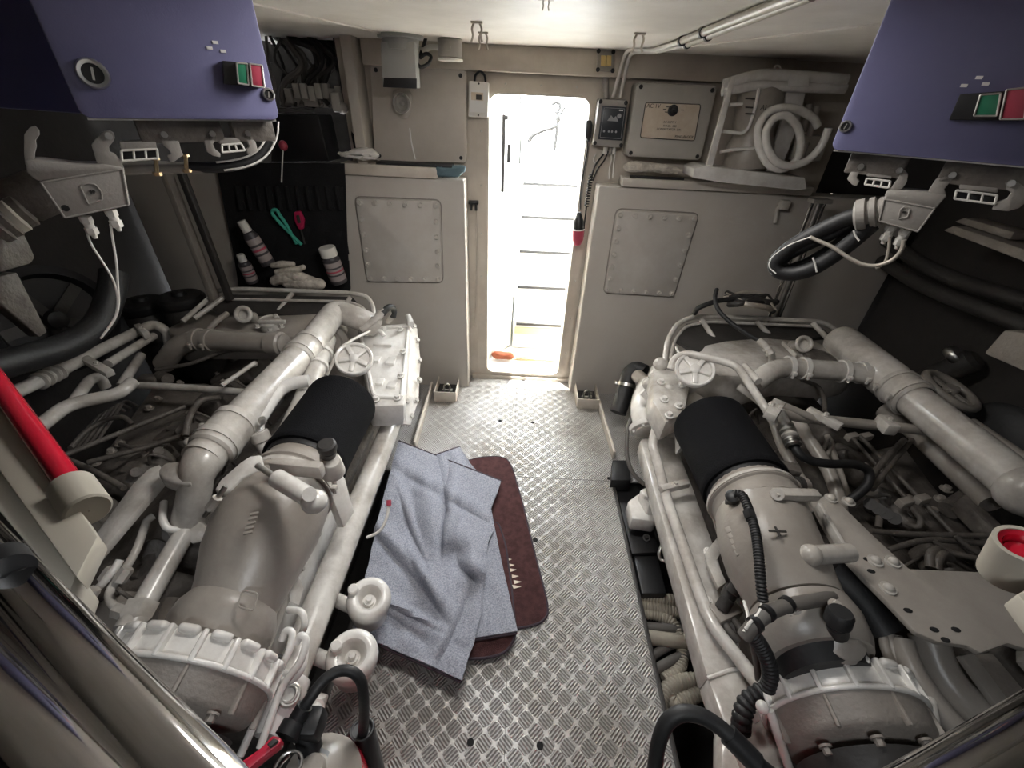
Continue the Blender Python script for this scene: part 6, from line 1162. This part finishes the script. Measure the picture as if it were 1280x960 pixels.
# ---------------------------------------------------------------- extinguishers near the camera
def extinguisher(px, py, zt, label, red=True):
    c = Z(px, py, zt); t = thing('fire_extinguisher', (c.x, c.y, 0), label, 'fire extinguisher')
    b = B(); b.lathe((c.x, c.y, .0), (0, 0, 1), [(.07, 0), (.078, .01), (.078, zt-.10), (.074, zt-.07)], 32); obj('body', b, 'red_gloss', t)
    b = B(); b.lathe((c.x, c.y, zt-.072), (0, 0, 1), [(.0745, 0), (.066, .035), (.045, .058), (.022, .07), (.02, .09)], 32); obj('shoulder', b, 'paint_duct', t)
    return t, c
t, c = extinguisher(392, 962, .76, 'red fire extinguisher by the left engine with a black hose over its head')
b = B(); b.cyl(Z(388, 938, .76), Z(380, 900, .80), .022); b.box(Z(384, 905, .80), (.06, .05, .05), bev=.01); obj('valve', b, 'black_plastic', t)
b = B(); b.prism([Z(a, c_, .86) for a, c_ in ((340, 918), (352, 922), (350, 930), (330, 945), (310, 962), (290, 970), (285, 960), (310, 945), (328, 932))], (0, 0, -.025), .005); obj('carry_handle', b, 'red_handle', t)
b = B(); b.prism([Z(a, c_, .87) for a, c_ in ((342, 922), (348, 925), (337, 934), (333, 930))], (0, 0, -.01), .002); obj('handle_slot', b, 'dark_gear', t)
b = B(); b.ring(Z(360, 958, .82), (0, .2, 1), .022, .003, 24, 8); b.tube(pz([(362, 945, .84), (352, 955, .83), (346, 965, .82)]), .002, 6, .01); obj('safety_pin', b, 'steel', t)
b = B(); b.tube(pz([(366, 908, .82), (374, 893, .83), (388, 872, .85), (404, 850, .86), (422, 838, .86), (440, 838, .86), (452, 850, .84), (455, 872, .80), (455, 905, .70), (452, 930, .62)]), .0105, 14, .05, seg=8); obj('hose', b, 'black_rubber', t)
b = B(); b.cyl(Z(366, 908, .82), Z(381, 882, .84), .015); b.cyl(Z(358, 922, .82), Z(368, 904, .82), .022); obj('hose_ferrule', b, 'black_plastic', t)
b = B(); b.cyl(Z(453, 912, .665), Z(442, 990, .50), .026, .075, 24); b.ring(Z(453, 912, .665), (0, .3, 1), .022, .004); obj('nozzle', b, 'black_plastic', t)
b = B(); b.prism([Z(a, c_, .752) for a, c_ in ((372, 945), (392, 930), (412, 940), (405, 972), (378, 975))], (0, 0, .004)); obj('worn_label', b, 'label_grey', t)
t, c = extinguisher(1000, 1010, .76, 'fire extinguisher by the right engine, only its black hose in view')
b = B(); b.tube(pz([(985, 985, .78), (950, 958, .82), (925, 932, .84), (900, 908, .85), (875, 893, .86), (850, 890, .86), (832, 903, .84), (822, 930, .80), (818, 965, .74), (818, 1000, .66)]), .0142, 14, .05, seg=8); obj('hose', b, 'black_rubber', t)
b = B(); b.cyl(Z(945, 954, .822), Z(910, 918, .842), .019); obj('hose_ferrule', b, 'black_plastic', t)
# ---------------------------------------------------------------- ladder stringer parts and hand rails by the camera
t = thing('ladder_bracket', Z(60, 640, 1.25), 'cream steel bracket holding a red tube at the left picture edge', 'bracket')
P = [Z(a, c_, 1.30) for a, c_ in ((-60, 425), (0, 493), (122, 670), (95, 722), (0, 590), (-60, 510))]; b = B(); b.prism(P, (0, 0, -.03), .003); obj('plate', b, 'cream', t)
b = B(); b.prism([Z(a, c_, 1.285) for a, c_ in ((-60, 500), (0, 586), (95, 720), (86, 742), (0, 640), (-60, 560))], (0, 0, -.06), .003); obj('flange', b, 'cream', t)
b = B(); b.tube([Z(-110, 330, 1.345), Z(88, 606, 1.30), Z(100, 624, 1.298)], .0165, 22, 0); obj('red_tube', b, 'red_gloss', t)
d_ = (Z(100, 624, 1.298)-Z(60, 568, 1.31)).normalized(); p0 = Z(92, 612, 1.298)
b = B(); b.lathe(p0, d_, [(.0225, .05), (.0225, -.008), (.027, -.008), (.027, .055), (.024, .058), (.001, .058)], 30, cap=False); obj('socket', b, 'cream', t)
b = B(); b.lathe(p0+d_*.004, d_, [(.0165, .012), (.0222, .012), (.0222, .02), (.0165, .02)], 28, cap=False); obj('socket_bush', b, 'black_rubber', t)
t = thing('ladder_bracket', Z(1290, 700, 1.25), 'cream tube end with a red lining at the right picture edge', 'bracket')
a, c_ = Z(1258, 718, 1.22), Z(1292, 664, 1.32); d_ = (c_-a).normalized(); l = (c_-a).length
b = B(); b.lathe(a, d_, [(.026, -.006), (.033, 0), (.034, .006), (.034, l*.72), (.028, l*.72), (.028, l*.2)], 32); obj('socket', b, 'cream', t)
b = B(); b.lathe(a, d_, [(.0285, l*.70), (.027, l*.70), (.022, l*.66), (.022, l*.2)], 30, cap=False); obj('red_lining', b, 'red_gloss', t)
b = B(); b.tube([a+d_*l*.2, a+d_*l*.55], .018, 20, 0); obj('red_tube', b, 'red_gloss', t)
b = B(); b.prism([Z(a_, c2, 1.27) for a_, c2 in ((1272, 742), (1300, 728), (1330, 760), (1300, 780))], (0, 0, -.03), .003); obj('plate', b, 'cream', t)
for pts, r, z, lab in (([(-260, 425), (-1, 710), (330, 1070)], .0200, 1.45, 'thick chrome handrail running down at the left picture edge'), ([(-300, 540), (-61, 801), (244, 1131)], .0235, 1.45, 'lower chrome handrail in the bottom left corner'), ([(1400, 847), (1330, 890), (1240, 945), (1020, 1080)], .020, 1.42, 'chrome handrail in the bottom right corner')):
    P = [Z(a_, c2, z) for a_, c2 in pts]; s_ = -1 if P[0].x < 0 else 1; b = B(); b.tube([Vector((P[0].x+s_*.06, P[0].y+.02, CEIL))]+P+[Vector((P[-1].x*(.7 if r < .022 else .4), P[-1].y-.25-(r > .022)*.12, .9)), Vector((P[-1].x*(.7 if r < .022 else .4), P[-1].y-.28-(r > .022)*.12, .002))], r, 28, .06, seg=8); tag(obj('handrail', b, 'chrome'), lab, 'handrail', 'chrome handrails')
b = B(); b.cyl(Z(2, 700, 1.47), Z(12, 716, 1.47), .016); b.box(Z(8, 722, 1.46), (.03, .02, .02), bev=.004); tag(obj('rail_clamp', b, 'black_plastic'), 'small black clamp on the left chrome handrail', 'clamp')
# ---------------------------------------------------------------- outside the doorway
def tagx(o, label, cat): return tag(o, label, cat)
b = B(); b.box((.2, 3.6, -.02), (2.2, 1.6, .06)); struct('floor_outside', b, 'deck_white'); b = B(); b.box((.25, 3.09, .012), (.60, .16, .006)); struct('drain_strip', b, 'deck_cream', bpy.data.objects['floor_outside'])
b = B(); b.prism([(-.30, 2.83, .03), (-.03, 3.24, .03), (-.03, 4.6, .03), (-.30, 4.6, .03)], (0, 0, 1.75), .004); struct('wall_outside_left', b, 'deck_white')
b = B(); b.box((1.0, 3.7, .9), (.06, 1.75, 1.7)); struct('wall_outside_right', b, 'deck_white')
st = thing('stairway', (.35, 3.3, .03), 'bright white steps climbing away outside the doorway', 'stairs')
for k in range(5):
    y0 = 3.22+.235*k; z1 = .235*(k+1)+.02
    b = B(); b.box((.46, y0+.30, z1/2+.015), (.95, .60, z1), bev=.006); s = obj('step', b, 'deck_white', st)
    b = B(); b.box((.46, y0-.004, z1-.012), (.90, .010, .022), bev=.001); obj('tread_edge', b, 'deck_grey', s); b = B(); b.box((.46, y0-.003, z1-.07), (.92, .006, .06)); obj('riser_stripe', b, 'deck_cream', s)
b = B(); b.bar((-.047, 3.18, .02), (-.047, 3.18, 1.75), .012, .012); struct('trim_10', b, 'deck_grey')
blob('rolled_rag', [(613, 443), (618, 439), (640, 441), (643, 446), (640, 449), (618, 448)], 3.0, .06, 'orange_cloth', 'orange rolled rag on the sill outside the doorway', 'rag', .006, 8)
b = B(); b.cyl(Y(645, 446, 3.02), Y(697, 448, 3.02), .014); tag(obj('cord_roll', b, 'deck_cream'), 'pale cream roll lying outside the doorway right of the orange rag', 'roll')
t = thing('hanging_crane_hook', Y(698, 150, 3.6), 'dark hook and rope hanging in the bright doorway', 'hook')
b = B(); b.tube([Y(690, 132, 3.6), Y(691, 129, 3.6), Y(695, 127.5, 3.6), Y(700, 129, 3.6), Y(700, 134, 3.6), Y(697, 141, 3.6)], .012, 10, .03); b.sph(Y(698, 147, 3.6), .03, (.7, .7, 1.2)); obj('hook', b, 'deck_grey', t)
b = B(); b.tube([Y(706, 134, 3.6), Y(701, 143, 3.6), Y(693, 140, 3.6)], .009, 8, .02); obj('latch', b, 'deck_grey', t)
b = B(); b.tube([Y(698, 150, 3.6), Y(696, 165, 3.6), Y(693, 189, 3.6)], .012, 8, .03); obj('chain', b, 'deck_grey', t)
b = B(); b.tube([Y(697, 156, 3.6), Y(690, 160, 3.6), Y(680, 162, 3.6), Y(665, 169, 3.6), Y(661, 178, 3.6)], .016, 8, .05); obj('rope', b, 'deck_grey', t)
b = B(); b.tube([Y(650, 118, 3.5), Y(650, 175, 3.5), Y(649, 205, 3.5)], .012, 8, .03); tag(obj('mooring_pole', b, 'deck_grey'), 'thin grey pole beyond the left side of the doorway', 'pole')
b = B(); b.bar(Y(630, 143, 2.95), Y(628, 240, 2.95), .010, .02); b.box(Y(632, 147, 2.95), (.03, .02, .02)); b.box(Y(636, 192, 2.95), (.02, .01, .10)); tag(obj('door_seal_bar', b, 'deck_grey'), 'dark vertical bar just outside the left door edge', 'bar')
# ---------------------------------------------------------------- light
w = bpy.data.worlds.new('World'); bpy.context.scene.world = w; w.use_nodes = True; nt = w.node_tree
bg = nt.nodes['Background']; bg.inputs['Color'].default_value = (.92, .96, 1, 1); bg.inputs['Strength'].default_value = 11.0
def area(name, loc, rot, sx, sy, power=0, portal=False, col=(1, 1, 1)):
    l = bpy.data.lights.new(name, 'AREA'); l.shape = 'RECTANGLE'; l.size = sx; l.size_y = sy; l.energy = power; l.color = col
    l.cycles.is_portal = portal
    o = bpy.data.objects.new(name, l); C.objects.link(o); o.location = loc; o.rotation_euler = rot; return o
area('doorway_portal', (.075, 2.83, .94), (-PI/2, 0, 0), .58, 1.8, portal=True)
area('hatch_portal', (0, -.575, CEIL+.05), (0, 0, 0), .4, .35, portal=True)
area('ceiling_fill', (.03, 1.22, CEIL-.012), (0, 0, 0), .7, .22, 6.0, col=(1, .965, .92))  # unseen fill light added to brighten the lockers and engine tops
s = bpy.data.lights.new('sun', 'SUN'); s.energy = 22; s.angle = .01; s.color = (1, .97, .9); so = bpy.data.objects.new('sun', s); C.objects.link(so)
so.rotation_euler = Vector((.12, -.13, -1)).normalized().to_track_quat('-Z', 'Y').to_euler(); so.location = (0, 4, 4)
sc = bpy.context.scene; sc.view_settings.view_transform = 'Standard'; sc.view_settings.look = 'None'; sc.view_settings.gamma = 1; sc.view_settings.use_curve_mapping = False
sc.view_settings.exposure = 1.4
sc.cycles.max_bounces = 8; sc.cycles.diffuse_bounces = 5; sc.cycles.caustics_reflective = False; sc.cycles.caustics_refractive = False; sc.cycles.sample_clamp_indirect = 6
